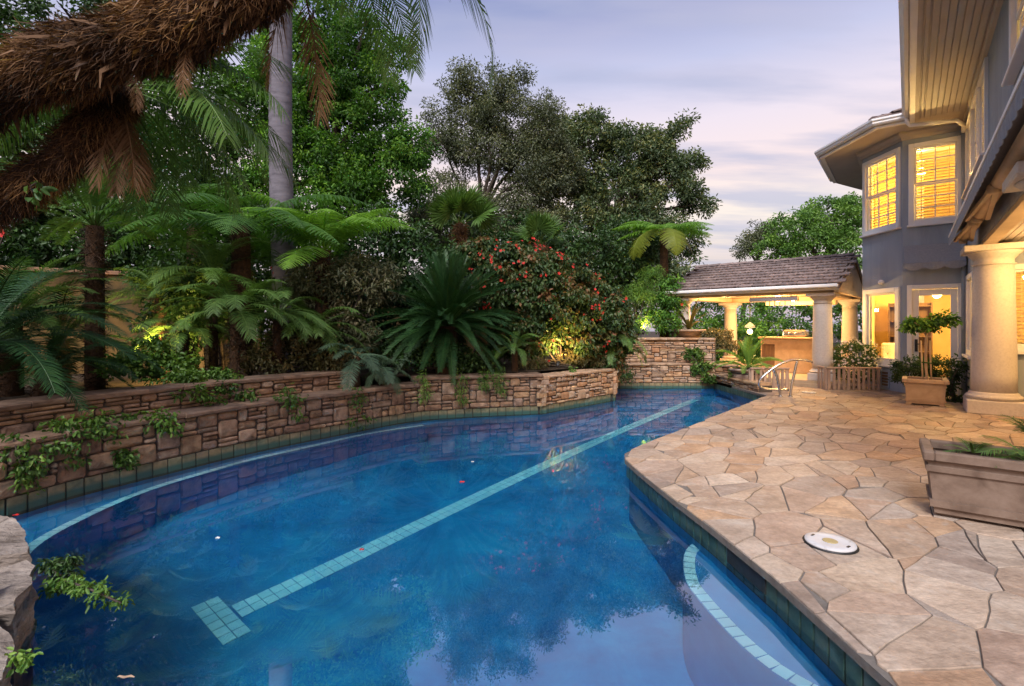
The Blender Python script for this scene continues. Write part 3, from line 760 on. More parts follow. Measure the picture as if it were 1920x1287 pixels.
# round skimmer lids on the deck
def lid(label, c, r):
    t = thing('skimmer_lid', label, 'pool lid', c, 'round skimmer lids set in the flagstones')
    MB().lathe(c, [(r * .98, -.004), (r, .0), (r, .009), (r * .985, .013), (r * .7, .015), (r * .62, .013), (r * .25, .013)], 40).build('lid_disc', M_LID, t)
    MB().lathe(c, [(r * .30, .012), (r * .30, .0155), (r * .26, .017)], 28).build('plug', M_BRASS, t)
    MB().lathe(c, [(r * 1.08, -.006), (r * 1.08, -.001), (r * 1.0, .003)], 40).build('rim', M_DARKMETAL, t)
    for s_ in (-1, 1):
        a = Vector((.55, -.83, 0)); b = Vector((.83, .55, 0))
        m = MB(); m.box(Vector(c) + a * (s_ * r * .74) + Vector((0, 0, .0155)), (r * .24, r * .09, .003), (b, a, Vector((0, 0, 1)))); m.build('finger_slot', M_DARKMETAL, t)
lc = gp(1556.5, 1020); lid('round white skimmer lid with brass-coloured plug on the near flagstones', Vector((lc.x, lc.y, .006)), .148)
lc = gp(1517, 737); lid('small round drain lid near the pavilion step', Vector((lc.x, lc.y, .006)), .13)
# ------------------------------------------------------------------ house
U, N_, Z = HOUSE_U, HOUSE_N, Vector((0, 0, 1))
C0 = Vector((9.20, 10.08, 0))
def hp(s, d, z=0): return C0 + U * s + N_ * d + Z * z          # s along the wall (away), d towards the pool
house = thing('house', 'two-storey grey stucco house with turret bay and lit windows', 'house', C0)
K1 = C0 + N_ * 1.03; K2 = Vector((8.39, 11.94, 0)); K3 = K2 + U * 1.7
K4 = hp((K3 - C0).dot(U) + .5, -.4)
SOF = 5.57; TOP = 5.66; MIDZ = 3.02; PORCH = 2.83
def wall(p, q, z0, z1, holes=(), thick=.18, mat=M_GREY, name='wall', inner=M_CREAM):
    """upright wall from p to q (outside on the left hand when looking from q to p), holes (t0, t1, z0, z1)"""
    p, q = Vector(p), Vector(q); d = q - p; L = d.length; d.normalize(); nn = Vector((-d.y, d.x, 0))
    ts = sorted({0, L, *[h for k in holes for h in k[:2]]}); zs = sorted({z0, z1, *[h for k in holes for h in k[2:]]})
    m, mi = MB(), MB()
    for a, b in zip(ts, ts[1:]):
        for e, f in zip(zs, zs[1:]):
            if any(h[0] <= a and b <= h[1] and h[2] <= e and f <= h[3] for h in holes): continue
            c = p + d * ((a + b) / 2) - nn * (thick / 2) + Z * ((e + f) / 2)
            m.box(c, (b - a, thick, f - e), (d, nn, Z))
            mi.add([p + d * t - nn * (thick + .004) + Z * z for t, z in ((a, e), (b, e), (b, f), (a, f))], [(0, 1, 2, 3)])
    o = m.build(name, mat, house)
    if inner: mi.build('inner_wall', inner, house)
    return d, nn
def window(p, d, nn, t0, t1, z0, z1, cols=0, rows=0, sashes=2, slats=True, trim=.095, name='window', sill=True, slat_open=.5):
    """cased window: trim > sash, muntins, panes, blind slats; nn points outdoors"""
    m = MB(); W, Hh = t1 - t0, z1 - z0; c = lambda t, z, o=0: p + d * t + Z * z + nn * o
    ax = (d, nn, Z)
    m.bbox(c(t0 + trim / 2, (z0 + z1) / 2, .012), (trim, .06, Hh), ax); m.bbox(c(t1 - trim / 2, (z0 + z1) / 2, .012), (trim, .06, Hh), ax)
    m.bbox(c((t0 + t1) / 2, z1 - trim / 2, .014), (W - 2 * trim, .06, trim), ax); m.bbox(c((t0 + t1) / 2, z0 + trim / 2, .014), (W - 2 * trim, .06, trim), ax)
    o = m.build(name, M_WHITE, house)
    if sill:
        m = MB(); m.bbox(c((t0 + t1) / 2, z0 - .02, .04), (W + .05, .12, .04), ax); m.build('sill', M_WHITE, o)
    a0, a1, b0, b1 = t0 + trim, t1 - trim, z0 + trim, z1 - trim
    m = MB(); s_ = .04
    for k in range(sashes):
        e0 = b0 + (b1 - b0) * k / sashes; e1 = b0 + (b1 - b0) * (k + 1) / sashes; off = -.02 - .03 * (k == 0 and sashes > 1)
        m.bbox(c(a0 + s_ / 2, (e0 + e1) / 2, off), (s_, .03, e1 - e0), ax); m.bbox(c(a1 - s_ / 2, (e0 + e1) / 2, off), (s_, .03, e1 - e0), ax)
        for z_ in (e0 + s_ / 2, e1 - s_ / 2): m.bbox(c((a0 + a1) / 2, z_, off + .001), (a1 - a0 - 2 * s_, .03, s_), ax)
    m.build('sash', M_WHITE, o)
    for k in range(sashes):
        e0 = b0 + (b1 - b0) * k / sashes + s_; e1 = b0 + (b1 - b0) * (k + 1) / sashes - s_; off = -.02 - .03 * (k == 0 and sashes > 1)
        for i in range(1, cols):
            t = a0 + s_ + (a1 - a0 - 2 * s_) * i / cols; MB().box(c(t, (e0 + e1) / 2, off), (.022, .024, e1 - e0), ax).build('muntin', M_WHITE, o)
        for i in range(1, rows):
            z_ = e0 + (e1 - e0) * i / rows; MB().box(c((a0 + a1) / 2, z_, off - .001), (a1 - a0 - 2 * s_, .022, .022), ax).build('muntin', M_WHITE, o)
        MB().add([c(a0 + s_, e0, off), c(a1 - s_, e0, off), c(a1 - s_, e1, off), c(a0 + s_, e1, off)], [(3, 2, 1, 0)]).build('pane', M_GLASS, o)
    if slats:
        k = int((b1 - b0 - .08) / .062); ca, sa = math.cos(slat_open), math.sin(slat_open)
        ax2 = (d, nn * ca + Z * sa, Z * ca - nn * sa)
        me = MB().box((0, 0, 0), (a1 - a0 - .03, .06, .005), ax2).mesh('blind_slat', M_BLIND)
        for i in range(k):
            q = c((a0 + a1) / 2, b0 + .05 + .062 * i, -.135); mesh_obj('blind_slat', me, o, q)
        m = MB()
        for t in (a0 + .12, a1 - .12): m.box(c(t, (b0 + b1) / 2, -.10), (.012, .004, b1 - b0 - .1), ax)
        m.box(c((a0 + a1) / 2, b1 - .02, -.13), (a1 - a0 - .02, .06, .05), ax); m.build('blind_cord', M_BLIND, o)
    return o
def miter(pts, d):
    """offset a plan polyline to its left by d with mitred corners"""
    out = []; P = [Vector((p[0], p[1])) for p in pts]
    for i, p in enumerate(P):
        ns = []
        if i > 0: t = (p - P[i - 1]).normalized(); ns.append(Vector((-t.y, t.x)))
        if i < len(P) - 1: t = (P[i + 1] - p).normalized(); ns.append(Vector((-t.y, t.x)))
        m = sum(ns, Vector((0, 0))); m = m / max(m.length_squared, 1e-6) * (2 if len(ns) == 2 else 1)
        out.append(p + m * d)
    return out
def sweep(prof, pts, name, mat, parent, close=True):
    """profile of (left offset, z) swept along a plan polyline"""
    m = MB(); k = len(pts)
    for o, z in prof: m.v += [(q.x, q.y, z) for q in miter(pts, o)]
    n = len(prof); fs = [(r * k + i, r * k + i + 1, ((r + 1) % n) * k + i + 1, ((r + 1) % n) * k + i) for r in range(n if close else n - 1) for i in range(k - 1)]
    fs += [tuple(r * k for r in range(n - 1, -1, -1)), tuple(r * k + k - 1 for r in range(n))]
    m.f += fs; m.sm += [False] * len(fs)
    return m.build(name, mat, parent)
DEPTH, SNEAR, SFAR = -5.0, -10.5, 6.0
K3 = K2 + U * 1.7; sK3 = (K3 - C0).dot(U); dK3 = (K3 - C0).dot(N_)
K3b, K5, K6, K7 = hp(sK3, .8), hp(SFAR, .8), hp(SFAR, DEPTH), hp(SNEAR, DEPTH)
Lf2 = 1.03; Lf1 = (K2 - K1).length
d2, n2 = wall(C0, K1, 0, SOF, [(.05, .955, 0, 2.30), (.05, .93, 3.57, 5.30)])
d1, n1 = wall(K1, K2, 0, SOF, [(.06, 1.16, .56, 2.28), (.05, 1.17, 3.57, 5.30)])
wall(K2, K3, 0, SOF); wall(K3, K3b, 0, SOF); wall(K3b, K5, 0, SOF); wall(K5, K6, 0, SOF); wall(K6, K7, 0, SOF)
wall(K7, hp(SNEAR, 0), PORCH, SOF); wall(K7, hp(SNEAR, -2.6), 0, PORCH)
TRI = [(-3.42, -2.34, 4.02, 5.44), (-2.32, -1.24, 4.02, 5.44), (-1.22, -.12, 4.02, 5.44)]
NEARW = (-7.2, -5.72, 4.2, 5.44)
off = lambda w_: (w_[0] - SNEAR, w_[1] - SNEAR, w_[2], w_[3])
dm, nm = wall(hp(SNEAR, 0), C0, PORCH, SOF, [off(w_) for w_ in TRI + [NEARW]])
SEND = -1.72
dl, nl = wall(hp(SEND, 0), C0, 0, PORCH, [(.22, 1.42, .88, 2.42)])
de, ne = wall(hp(SEND, -2.6), hp(SEND, 0), 0, PORCH, [(.9, 2.24, 1.0, 2.48)])
wall(hp(SNEAR, -2.6), hp(SEND, -2.6), 0, PORCH, [(1.5, 3.2, .9, 2.4)])
window(C0, d2, n2, .05, .93, 3.57, 5.30, 2, 3)
window(K1, d1, n1, .05, 1.17, 3.57, 5.30, 3, 3)
window(K1, d1, n1, .06, 1.16, .56, 2.28, 1, 1, 1, slats=False, trim=.11)
for w_ in TRI: window(hp(SNEAR, 0), dm, nm, *off(w_), 1, 4, 1, slats=True, trim=.08)
window(hp(SNEAR, 0), dm, nm, *off(NEARW), 2, 3, 2)
window(hp(SEND, 0), dl, nl, .22, 1.42, .88, 2.42, 1, 1, 1, slats=False)
window(hp(SEND, -2.6), de, ne, .9, 2.24, 1.0, 2.48, 2, 1, 1)
# slabs, ceilings
foot = [hp(SEND, -.1), hp(0, -.1), K1 + Vector((.1, .1, 0)), K2 + Vector((.1, 0, 0)), K3, K3b, K5, K6, K7, hp(SNEAR, -2.7), hp(SEND, -2.7)]
sl = MB(); sl.prism(foot, -.04, .02); sl.build('floor_slab', M_WOOD, house)
foot2 = [hp(SNEAR, -.185), hp(.0, -.185), K1 + U * .19, K2 + Vector((.19, 0, 0)), K3 - N_ * .19, hp(sK3, .6), hp(SFAR, .6), hp(SFAR, DEPTH), hp(SNEAR, DEPTH)]
sl = MB(); sl.prism(foot2, PORCH + .03, MIDZ); sl.build('upper_floor_slab', M_WHITE, house)
# window band trim between storeys is plain stucco; eaves follow
Ea, Eb = hp(SNEAR - .4, .93), hp(-.80, .93); Ec, Ed = Vector((7.54, 10.37, 0)), Vector((7.54, 12.24, 0)); Ee = K3 + N_ * .85 + U * .75
Ef, Eg, Eh = hp(SFAR + .6, 1.4), hp(SFAR + .6, DEPTH - .5), hp(SNEAR - .4, DEPTH - .5)
EAVE = [Ea, Eb, Ec, Ed, Ee, Ef, Eg, Eh]
sl = MB(); sl.prism([p.xy for p in EAVE], SOF, SOF + .03); sl.build('soffit', M_SOFFIT, house)
for i in range(9):
    dd = .13 + .085 * i
    mt = M_DARKMETAL if i == 7 else M_SOFFIT
    m = MB(); m.bbox(hp((SNEAR - .3 - .82) / 2, dd, SOF - .011), (-.82 - SNEAR + .3, .079 if i != 7 else .05, .018), (U, N_, Z), .004)
    m.build('soffit_board' if i != 7 else 'soffit_vent', M_SOFFIT, house)
sweep([(0, SOF - .07), (.05, SOF - .07), (.07, SOF - .04), (.07, SOF), (0, SOF)], [hp(SNEAR, 0), hp(-.0, 0)], 'cornice', M_SOFFIT, house)
sweep([(0, SOF - .16), (.03, SOF - .16), (.05, SOF - .10), (.12, SOF - .05), (.13, SOF - .001), (0, SOF - .001)], [C0, K1, K2, K3], 'cornice', M_SOFFIT, house)
GUT = [Ea, Eb, Ec, Ed, Ee]
sweep([(-.10, SOF - .035), (-.02, SOF - .035), (-.015, SOF + .06), (-.10, SOF + .06)], GUT, 'fascia', M_WHITE, house)
sweep([(-.01, SOF + .02), (.05, SOF + .02), (.075, SOF + .05), (.075, SOF + .08), (.10, SOF + .105), (.10, SOF + .145), (.085, SOF + .145), (.07, SOF + .06), (-.01, SOF + .06)], GUT, 'gutter', M_WHITE, house)
# roof
def roof_tiles(parent, p0, p1, upv, courses, wt_=.33, ct=.30, shrink=0.0, org_off=.0, mat=M_ROOF, rows_from=0, pitch_lift=.036):
    """overlapping flat tiles; p0-p1 is the eave seen from outside left to right, upv the unit vector up the slope"""
    along = (p1 - p0); L = along.length; along.normalize(); nn = along.cross(upv).normalized()
    if nn.z < 0: nn = -nn
    tilt = (upv * math.cos(.075) + nn * -math.sin(.075) * -1)
    a3 = (along, upv, nn)
    me = bpy.data.meshes.new('roof_tile')
    t = MB(); w_, c_ = wt_ - .008, ct + .06
    prof = [(-w_ / 2, 0), (-w_ / 2 + .03, .016), (-.03, .006), (.03, .006), (w_ / 2 - .03, .016), (w_ / 2, 0)]
    k = len(prof)
    Vv = []
    for yy, lift in ((0, pitch_lift), (c_, 0.0)):
        for x_, h_ in prof: Vv.append(along * x_ + upv * yy + nn * (lift + h_))
        for x_, h_ in prof: Vv.append(along * x_ + upv * yy + nn * (lift + h_ - .022))
    fs = [(i, i + 1, 2 * k + i + 1, 2 * k + i) for i in range(k - 1)] + [(i + 1, i, k + i, k + i + 1) for i in range(k - 1)] + [(0, 2 * k, 3 * k, k), (k - 1, 2 * k - 1, 4 * k - 1, 3 * k - 1)]
    t.add(Vv, fs); me = t.mesh('roof_tile', mat)
    rn = random.Random(int(L * 100)); 
    for r in range(rows_from, courses):
        a = shrink * r * ct; x = a + (wt_ / 2 if r % 2 else 0)
        while x + wt_ / 2 <= L - a + .02:
            q = p0 + along * (x + wt_ / 2 - (wt_ / 2 if r % 2 else 0) * 0) + upv * (r * ct) + nn * rn.uniform(0, .004)
            mesh_obj('roof_tile', me, parent, q); x += wt_
    return me
RZ = SOF + .13
def slope(pts, z0s, name='roof'):
    m = MB(); m.add([Vector((p.x, p.y, z)) for p, z in zip(pts, z0s)], [tuple(range(len(pts)))]); return m
ridge_h = RZ + 2.0
apex = (K2 + K3) / 2 - N_ * 1.0 + Z * (RZ + .95)
m = MB()
A_, B_ = hp(SNEAR - .4, -2.3, ridge_h), hp(-.8, -2.3, ridge_h)
lift = lambda p, z: Vector((p.x, p.y, z))
m.add([lift(Ea, RZ), lift(Eb, RZ), B_, A_], [(0, 1, 2, 3)]); m.add([lift(Eh, RZ), lift(Eg, RZ), B_ + U * 5, A_], [(0, 1, 2, 3)])
m.add([lift(Eb, RZ), lift(Ec, RZ), apex, B_], [(0, 1, 2, 3)]); m.add([lift(Ec, RZ), lift(Ed, RZ), apex], [(0, 1, 2)]); m.add([lift(Ed, RZ), lift(Ee, RZ), apex], [(0, 1, 2)])
m.add([lift(Ee, RZ), lift(Ef, RZ), B_ + U * 5, apex], [(0, 1, 2, 3)]); m.add([lift(Ef, RZ), lift(Eg, RZ), B_ + U * 5], [(0, 1, 2)]); m.add([apex, B_ + U * 5, B_], [(0, 1, 2)])
hroof = m.build('roof', M_ROOF, house)
def upslope(p0, p1, a):
    p0, p1 = lift(p0, RZ), lift(p1, RZ); al = (p1 - p0).normalized(); v = a - p0; v = v - al * v.dot(al); return p0, p1, v.normalized()
for (p, q, sh, rows) in ((Eb, Ec, 0.0, 6), (Ec, Ed, .34, 7), (Ed, Ee, .3, 3)):
    a, b, v = upslope(p, q, apex); roof_tiles(hroof, a + v * .02 + Z * .012, b + v * .02 + Z * .012, v, rows, shrink=sh)
p, q, v = upslope(Ea, Eb, B_); roof_tiles(hroof, p + v * .02 + Z * .012, q + v * .02 + Z * .012, v, 2, shrink=0)
# downpipe
m = MB(); g0 = Eb + N_ * .02 - U * .05; m.tube([g0 + Z * (SOF + .05), g0 + Z * (SOF - .05), g0 - N_ * .04 + Z * (SOF - .12), hp(-.72, .2, SOF - .16), hp(-.35, .07, SOF - .17), hp(-.08, .06, SOF - .22)], .04, 10)
m.build('downpipe', M_WHITE, house)
m = MB(); m.tube([hp(-.07, .055, SOF - .2), hp(-.07, .055, .02)], .042, 10); m.build('downpipe', M_GREY, house)
# garden door
dc = lambda t, z, o=0: C0 + d2 * t + n2 * o + Z * z
m = MB()
for t in (.05 + .045, .955 - .045): m.bbox(dc(t, 1.15, .012), (.09, .07, 2.30), (d2, n2, Z))
m.bbox(dc(.5025, 2.255, .014), (.725, .07, .09), (d2, n2, Z)); door = m.build('door', M_WHITE, house)
m = MB()
for t in (.14 + .055, .865 - .055): m.bbox(dc(t, 1.12, -.04), (.11, .045, 2.17), (d2, n2, Z))
m.bbox(dc(.5025, 2.14, -.04), (.505, .045, .13), (d2, n2, Z)); m.bbox(dc(.5025, .20, -.04), (.505, .045, .33), (d2, n2, Z)); m.build('door_leaf', M_WHITE, door)
MB().add([dc(.25, .36, -.04), dc(.755, .36, -.04), dc(.755, 2.08, -.04), dc(.25, 2.08, -.04)], [(3, 2, 1, 0)]).build('pane', M_GLASS, door)
m = MB(); m.bbox(dc(.80, 1.02, -.005), (.05, .03, .26), (d2, n2, Z)); m.bar(dc(.80, 1.05, .02), dc(.69, 1.05, .035), .018); m.build('door_handle', M_DARKMETAL, door)
# fabric hood over the door and retractable awning over the porch
def scallop(p, d, L, z, drop, n_, mat, name, parent, out):
    """hanging valance with a wavy lower edge"""
    m = MB(); k = n_ * 8; top, bot = [], []
    for i in range(k + 1):
        q = p + d * (L * i / k); ph = (i / 8) % 1; top.append(q + Z * z); bot.append(q + Z * (z - drop * (.62 + .38 * abs(math.sin(math.pi * ph)))) + out * .012 * math.sin(ph * 6.28))
    V = top + bot + [q - out * .006 for q in top] + [q - out * .006 for q in bot]; K = k + 1
    m.add(V, [(i, i + 1, K + i + 1, K + i) for i in range(k)] + [(2 * K + i + 1, 2 * K + i, 3 * K + i, 3 * K + i + 1) for i in range(k)] + [(K + i, K + i + 1, 3 * K + i + 1, 3 * K + i) for i in range(k)])
    return m.build(name, mat, parent)
m = MB(); o1 = .26
V = [dc(.03, 3.14, .012), dc(1.0, 3.14, .012), dc(1.0, 2.74, o1), dc(.03, 2.74, o1)]
m.add(V + [v - Z * .012 for v in V], [(0, 1, 2, 3), (7, 6, 5, 4), (0, 4, 5, 1), (2, 6, 7, 3), (1, 5, 6, 2), (0, 3, 7, 4)])
hood = m.build('door_awning', M_FABRIC, house)
scallop(dc(1.0, 0, o1 + .004), -d2, .97, 2.745, .16, 3, M_FABRIC, 'valance', hood, n2)
m = MB(); m.bar(dc(1.0, 2.735, o1 - .01), dc(.03, 2.735, o1 - .01), .022); m.bar(dc(.995, 2.735, o1 - .02), dc(.995, 2.72, .02), .02); m.bar(dc(.035, 2.735, o1 - .02), dc(.035, 2.72, .02), .02); m.build('awning_bar', M_DARKMETAL, hood)
m = MB(); S0, S1 = -9.6, -2.0
V = [hp(S0, .012, 3.26), hp(S1, .012, 3.26), hp(S1, .36, 3.02), hp(S0, .36, 3.02)]
m.add(V + [v - Z * .03 for v in V], [(0, 1, 2, 3), (7, 6, 5, 4), (0, 4, 5, 1), (2, 6, 7, 3), (1, 5, 6, 2), (0, 3, 7, 4)])
awn = m.build('awning_hood', M_FABRIC, house)
m = MB(); m.bar(hp(S0, .365, 3.0), hp(S1, .365, 3.0), .03, .035); m.build('front_rail', M_WHITE, awn)
scallop(hp(S1, .372, 0), -U, S1 - S0, 2.985, .15, 36, M_FABRIC, 'valance', awn, N_)
m = MB(); m.tube([hp(S0 + .1, .17, 2.95), hp(S1 - .08, .17, 2.95)], .075, 14); m.build('fabric_roll', M_TAN, awn)
for k, (sa, sb) in enumerate(((-2.15, -4.1), (-4.35, -6.3))):
    m = MB(); m.bar(hp(sa, .30, 2.90), hp(sb, .24, 2.88), .04, .05); m.build('folding_arm', M_TAN, awn)
    m = MB(); m.bar(hp(sa - .1, .10, 2.885), hp(sb, .20, 2.885), .05, .06); m.build('folding_arm', M_TAN, awn)
    for q in (hp(sb, .22, 2.84), hp(sa - .06, .2, 2.84)): MB().lathe(q, [(.05, 0), (.06, .02), (.06, .08), (.05, .1)], 12).build('arm_joint', M_TAN, awn)
# porch: boarded ceiling, column, lights
for i in range(24):
    dd = -.24 - .098 * i
    if dd < -2.55: break
    m = MB(); m.bbox(hp((SNEAR + SEND) / 2, dd, PORCH + .014), (SEND - SNEAR, .092, .02), (U, N_, Z), .004); m.build('porch_board', M_SOFFIT, house)
m = MB(); m.bbox(hp((S0 + SEND) / 2, -.10, PORCH - .035), (SEND - S0 - .02, .17, .07), (U, N_, Z)); m.build('porch_beam', M_TAN, house)
def column(parent, c, hgt, r, name='column', mat=M_COLUMN, rot=38.5):
    a = (Vector((math.sin(rad(rot)), math.cos(rad(rot)), 0)), Vector((-math.cos(rad(rot)), math.sin(rad(rot)), 0)), Z)
    m = MB(); pl = r * .78
    m.bbox(c + Z * (pl / 2), (r * 2.5, r * 2.5, pl), a, .012); o = m.build(name, mat, parent)
    z = pl; k = r
    m = MB(); m.lathe(c + Z * z, [(k * 1.2, 0), (k * 1.27, .04 * 1), (k * 1.28, k * .16), (k * 1.2, k * .26), (k * 1.1, k * .30), (k * 1.1, k * .38), (k * 1.0, k * .45)], 36); m.build('base_moulding', mat, o)
    zt = hgt - k * 1.15
    m = MB(); zs = z + k * .45; nseg = 8
    m.lathe(c, [(k * (1 - .13 * (i / nseg) ** 1.6), zs + (zt - zs) * i / nseg) for i in range(nseg + 1)], 40); m.build('shaft', mat, o)
    t = k * .87
    m = MB(); m.lathe(c + Z * zt, [(t, 0), (t * 1.12, .02), (t * 1.12, k * .10), (t, k * .14), (t, k * .36), (t * 1.06, k * .40), (t * 1.25, k * .62), (t * 1.42, k * .74), (t * 1.42, k * .8)], 40); m.build('capital', mat, o)
    m = MB(); m.bbox(c + Z * (zt + k * .975), (r * 2.75, r * 2.75, k * .35), a, .01); m.build('abacus', mat, o)
    return o
pc = px(1863, 600, 8.28); column(house, Vector((pc.x, pc.y, 0)), PORCH - .07, .285)
q = hp(-7.6, -.14); column(house, Vector((q.x, q.y, 0)), PORCH - .07, .285)
WARM = (1.0, .60, .24)
def lamp(loc, power, name, col=WARM, size=.08, parent=None):
    l = bpy.data.lights.new(name, 'POINT'); l.energy = power; l.color = col; l.shadow_soft_size = size
    o = bpy.data.objects.new(name, l); link(o, parent, loc); o.location = Vector(loc) - (ORG[parent.name] if parent else Vector((0, 0, 0))); return o
def bulb(parent, loc, r, name='bulb', mat=None):
    m = MB(); m.lathe(Vector(loc) - Z * r, [(r * .05, 0), (r * .6, r * .2), (r * .95, r * .7), (r, r), (r * .95, r * 1.3), (r * .6, r * 1.8), (r * .05, r * 2)], 12); return m.build(name, mat or M_BULB, parent)
for s_ in (-3.3, -5.4):
    c = hp(s_, -1.1, PORCH)
    m = MB(); m.lathe(c - Z * .012, [(.075, 0), (.09, .004), (.09, .016)], 20); m.build('downlight', M_WHITE, house)
    MB().lathe(c - Z * .016, [(.055, 0), (.06, .003)], 16).build('downlight_lens', M_BULB, house)
    lamp(c - Z * .32, 100, 'porch_light', (1.0, .58, .20), .06, house)
# room lights, one hanging globe each
for loc, pw in ((hp(1.1, .7, 4.95), 210), (hp(-2.0, -2.2, 4.9), 160), (hp(-6.4, -2.2, 4.9), 150), (hp(1.0, .2, 2.45), 160), (hp(-.2, -1.3, 2.35), 150)):
    m = MB(); m.tube([loc + Z * (.6 if loc.z < 3 else .62), loc + Z * .1], .008, 6); m.build('lamp_cord', M_DARKMETAL, house); bulb(house, loc, .09)
    lamp(loc - Z * .14, pw, 'room_light', (1.0, .63, .19), .1, house)
# dryer vent and sensor lamp on the turret
m = MB(); v0 = K1 + d1 * .45 + n1 * .02
m.bbox(v0 + Z * .25, (.22, .03, .42), (d1, n1, Z))
vent = m.build('vent_cover', M_GREY, house)
for i in range(5): MB().bbox(v0 + n1 * .018 + Z * (.12 + .065 * i), (.17, .012, .05), (d1, n1, Z)).build('louvre', M_WOOD, vent)
m = MB(); m.lathe(K1 + d1 * .55 + n1 * .05 + Z * 2.42, [(.02, -.05), (.055, -.03), (.065, .0), (.055, .03), (.02, .05)], 14); m.build('sensor_lamp', M_WHITE, house)
# things seen through the ground-floor glass
def furniture():
    c = hp(2.1, .9)
    b = thing('bookcase', 'dark wooden bookcase inside the room behind the turret window', 'bookcase', c)
    ax = (N_, -U, Z)
    MB().bbox(c + Z * 1.0 + U * .12, (.8, .02, 2.0), ax).build('back_panel', M_WOOD, b)
    for k in (-.41, .41): MB().bbox(c + N_ * k + Z * 1.0, (.03, .26, 2.0), ax).build('side_panel', M_WOOD, b)
    for k in range(6): MB().bbox(c + Z * (.06 + .37 * k), (.78, .25, .025), ax).build('shelf', M_WOOD, b)
    c = hp(1.35, 1.15)
    a = thing('armchair', 'pale upholstered armchair inside the room behind the turret window', 'armchair', c)
    MB().bbox(c + Z * .42, (.6, .6, .16), ax, .05).build('seat', M_WHITEFL, a)
    MB().bbox(c + Z * .72 + U * .25, (.6, .16, .6), ax, .06).build('backrest', M_WHITEFL, a)
    for k in (-.32, .32): MB().bbox(c + N_ * k + Z * .52, (.12, .6, .3), ax, .05).build('armrest', M_WHITEFL, a)
    for k in (-.25, .25):
        for j in (-.22, .22): MB().tube([c + N_ * k + U * j + Z * .34, c + N_ * k + U * j + Z * .02], .02, 6).build('leg', M_WOOD, a)
    c = hp(3.4, .35, 2.25)
    f = thing('ceiling_fan', 'dark ceiling fan with lit bowl lamp seen through the garden door', 'ceiling fan', c)
    MB().lathe(c + Z * .08, [(.05, 0), (.12, .03), (.12, .12), (.05, .16)], 16).build('motor', M_WOOD, f)
    MB().tube([c + Z * .2, c + Z * .58], .015, 8).build('rod', M_DARKMETAL, f)
    for k in range(5):
        a_ = k * 1.2566 + .3; v = Vector((math.cos(a_), math.sin(a_), 0)); MB().box(c + v * .4 + Z * .16, (.55, .12, .012), (v, Z.cross(v), Z)).build('blade', M_WOOD, f)
    bulb(f, c, .1, 'lamp_bowl', M_BULB); lamp(c - Z * .16, 90, 'fan_light', (1, .64, .24), .1, f)
    c = hp(2.75, -.1)
    l = thing('floor_lamp', 'small shaded lamp inside the room behind the garden door', 'lamp', c)
    MB().lathe(c, [(.14, .02), (.14, .04), (.015, .06), (.012, 1.2)], 14).build('stand', M_WOOD, l)
    MB().lathe(c + Z * 1.15, [(.16, 0), (.10, .25)], 18).build('shade', emit('lamp_shade', (1.0, .62, .26), 2.0), l)
furniture()
# ------------------------------------------------------------------ pavilion
M_GABLE = solid('gable_paint', [(.56, .44, .31), (.64, .52, .38)], 4, .6, .1)
PA = Vector((-.743, .669, 0)); PB = Vector((.669, .743, 0)); FR = Vector((7.36, 11.82, 0)); PF = .15
PL, PD = 3.4, 3.9
def pp(a, b, z=0): return FR + PA * a + PB * b + Z * z
pav = thing('pavilion', 'open garden pavilion with tiled gable roof on round stone columns', 'pavilion', FR)
m = MB(); m.prism([pp(-.55, -.42).xy, pp(-.55, PD + .6).xy, pp(PL + .6, PD + .6).xy, pp(PL + .6, -.42).xy], -.06, .08); m.build('step_base', M_COUNTER, pav)
m = MB(); m.prism([pp(-.50, -.36).xy, pp(-.50, PD + .55).xy, pp(PL + .55, PD + .55).xy, pp(PL + .55, -.36).xy], .08, PF); m.build('floor_slab', M_COUNTER, pav)
for a, b in ((0, 0), (PL, 0), (0, PD), (PL, PD)): column(pav, pp(a, b, PF), 2.20 - PF, .215, rot=42)
for b in (0, PD):
    m = MB(); m.bbox(pp(PL / 2, b, 2.27), (PL + .5, .20, .14), (PA, PB, Z)); m.build('beam', M_TAN, pav)
for a in (0, PL):
    m = MB(); m.bbox(pp(a, PD / 2, 2.271), (.20, PD - .21, .14), (PA, PB, Z)); m.build('beam', M_TAN, pav)
OV, OE, RI = .42, .38, 3.27; EZ = 2.36; HALF = PD / 2 + OV
m = MB(); a0, a1 = -OE, PL + OE
P_ = lambda a, b, z: pp(a, b, z)
V = [P_(a0, -OV, EZ), P_(a1, -OV, EZ), P_(a1, PD / 2, RI - .05), P_(a0, PD / 2, RI - .05), P_(a1, PD + OV, EZ), P_(a0, PD + OV, EZ)]
V += [v - Z * .05 for v in V]
m.add(V, [(0, 3, 2, 1), (3, 5, 4, 2), (6, 7, 8, 9), (9, 8, 10, 11), (0, 1, 7, 6), (5, 11, 10, 4)]); proof = m.build('roof', M_ROOF, pav)
up_ = (P_(0, PD / 2, RI) - P_(0, -OV, EZ + .05)).normalized()
roof_tiles(proof, P_(a1, -OV - .03, EZ + .03), P_(a0, -OV - .03, EZ + .03), up_, 9, wt_=.33, ct=.283)
up2 = (P_(0, PD / 2, RI) - P_(0, PD + OV, EZ + .05)).normalized()
roof_tiles(proof, P_(a0, PD + OV + .03, EZ + .03), P_(a1, PD + OV + .03, EZ + .03), up2, 9, wt_=.5, ct=.283)
x = a0
rd = MB(); rd.add([PA * (-.19) + PB * -.11 + Z * -.03, PA * -.19 + Z * .04, PA * -.19 + PB * .11 + Z * -.03, PA * .21 + PB * -.11 + Z * -.045, PA * .21 + Z * .025, PA * .21 + PB * .11 + Z * -.045], [(0, 1, 4, 3), (1, 2, 5, 4), (0, 2, 1), (3, 4, 5)])
rme = rd.mesh('ridge_tile', M_ROOF)
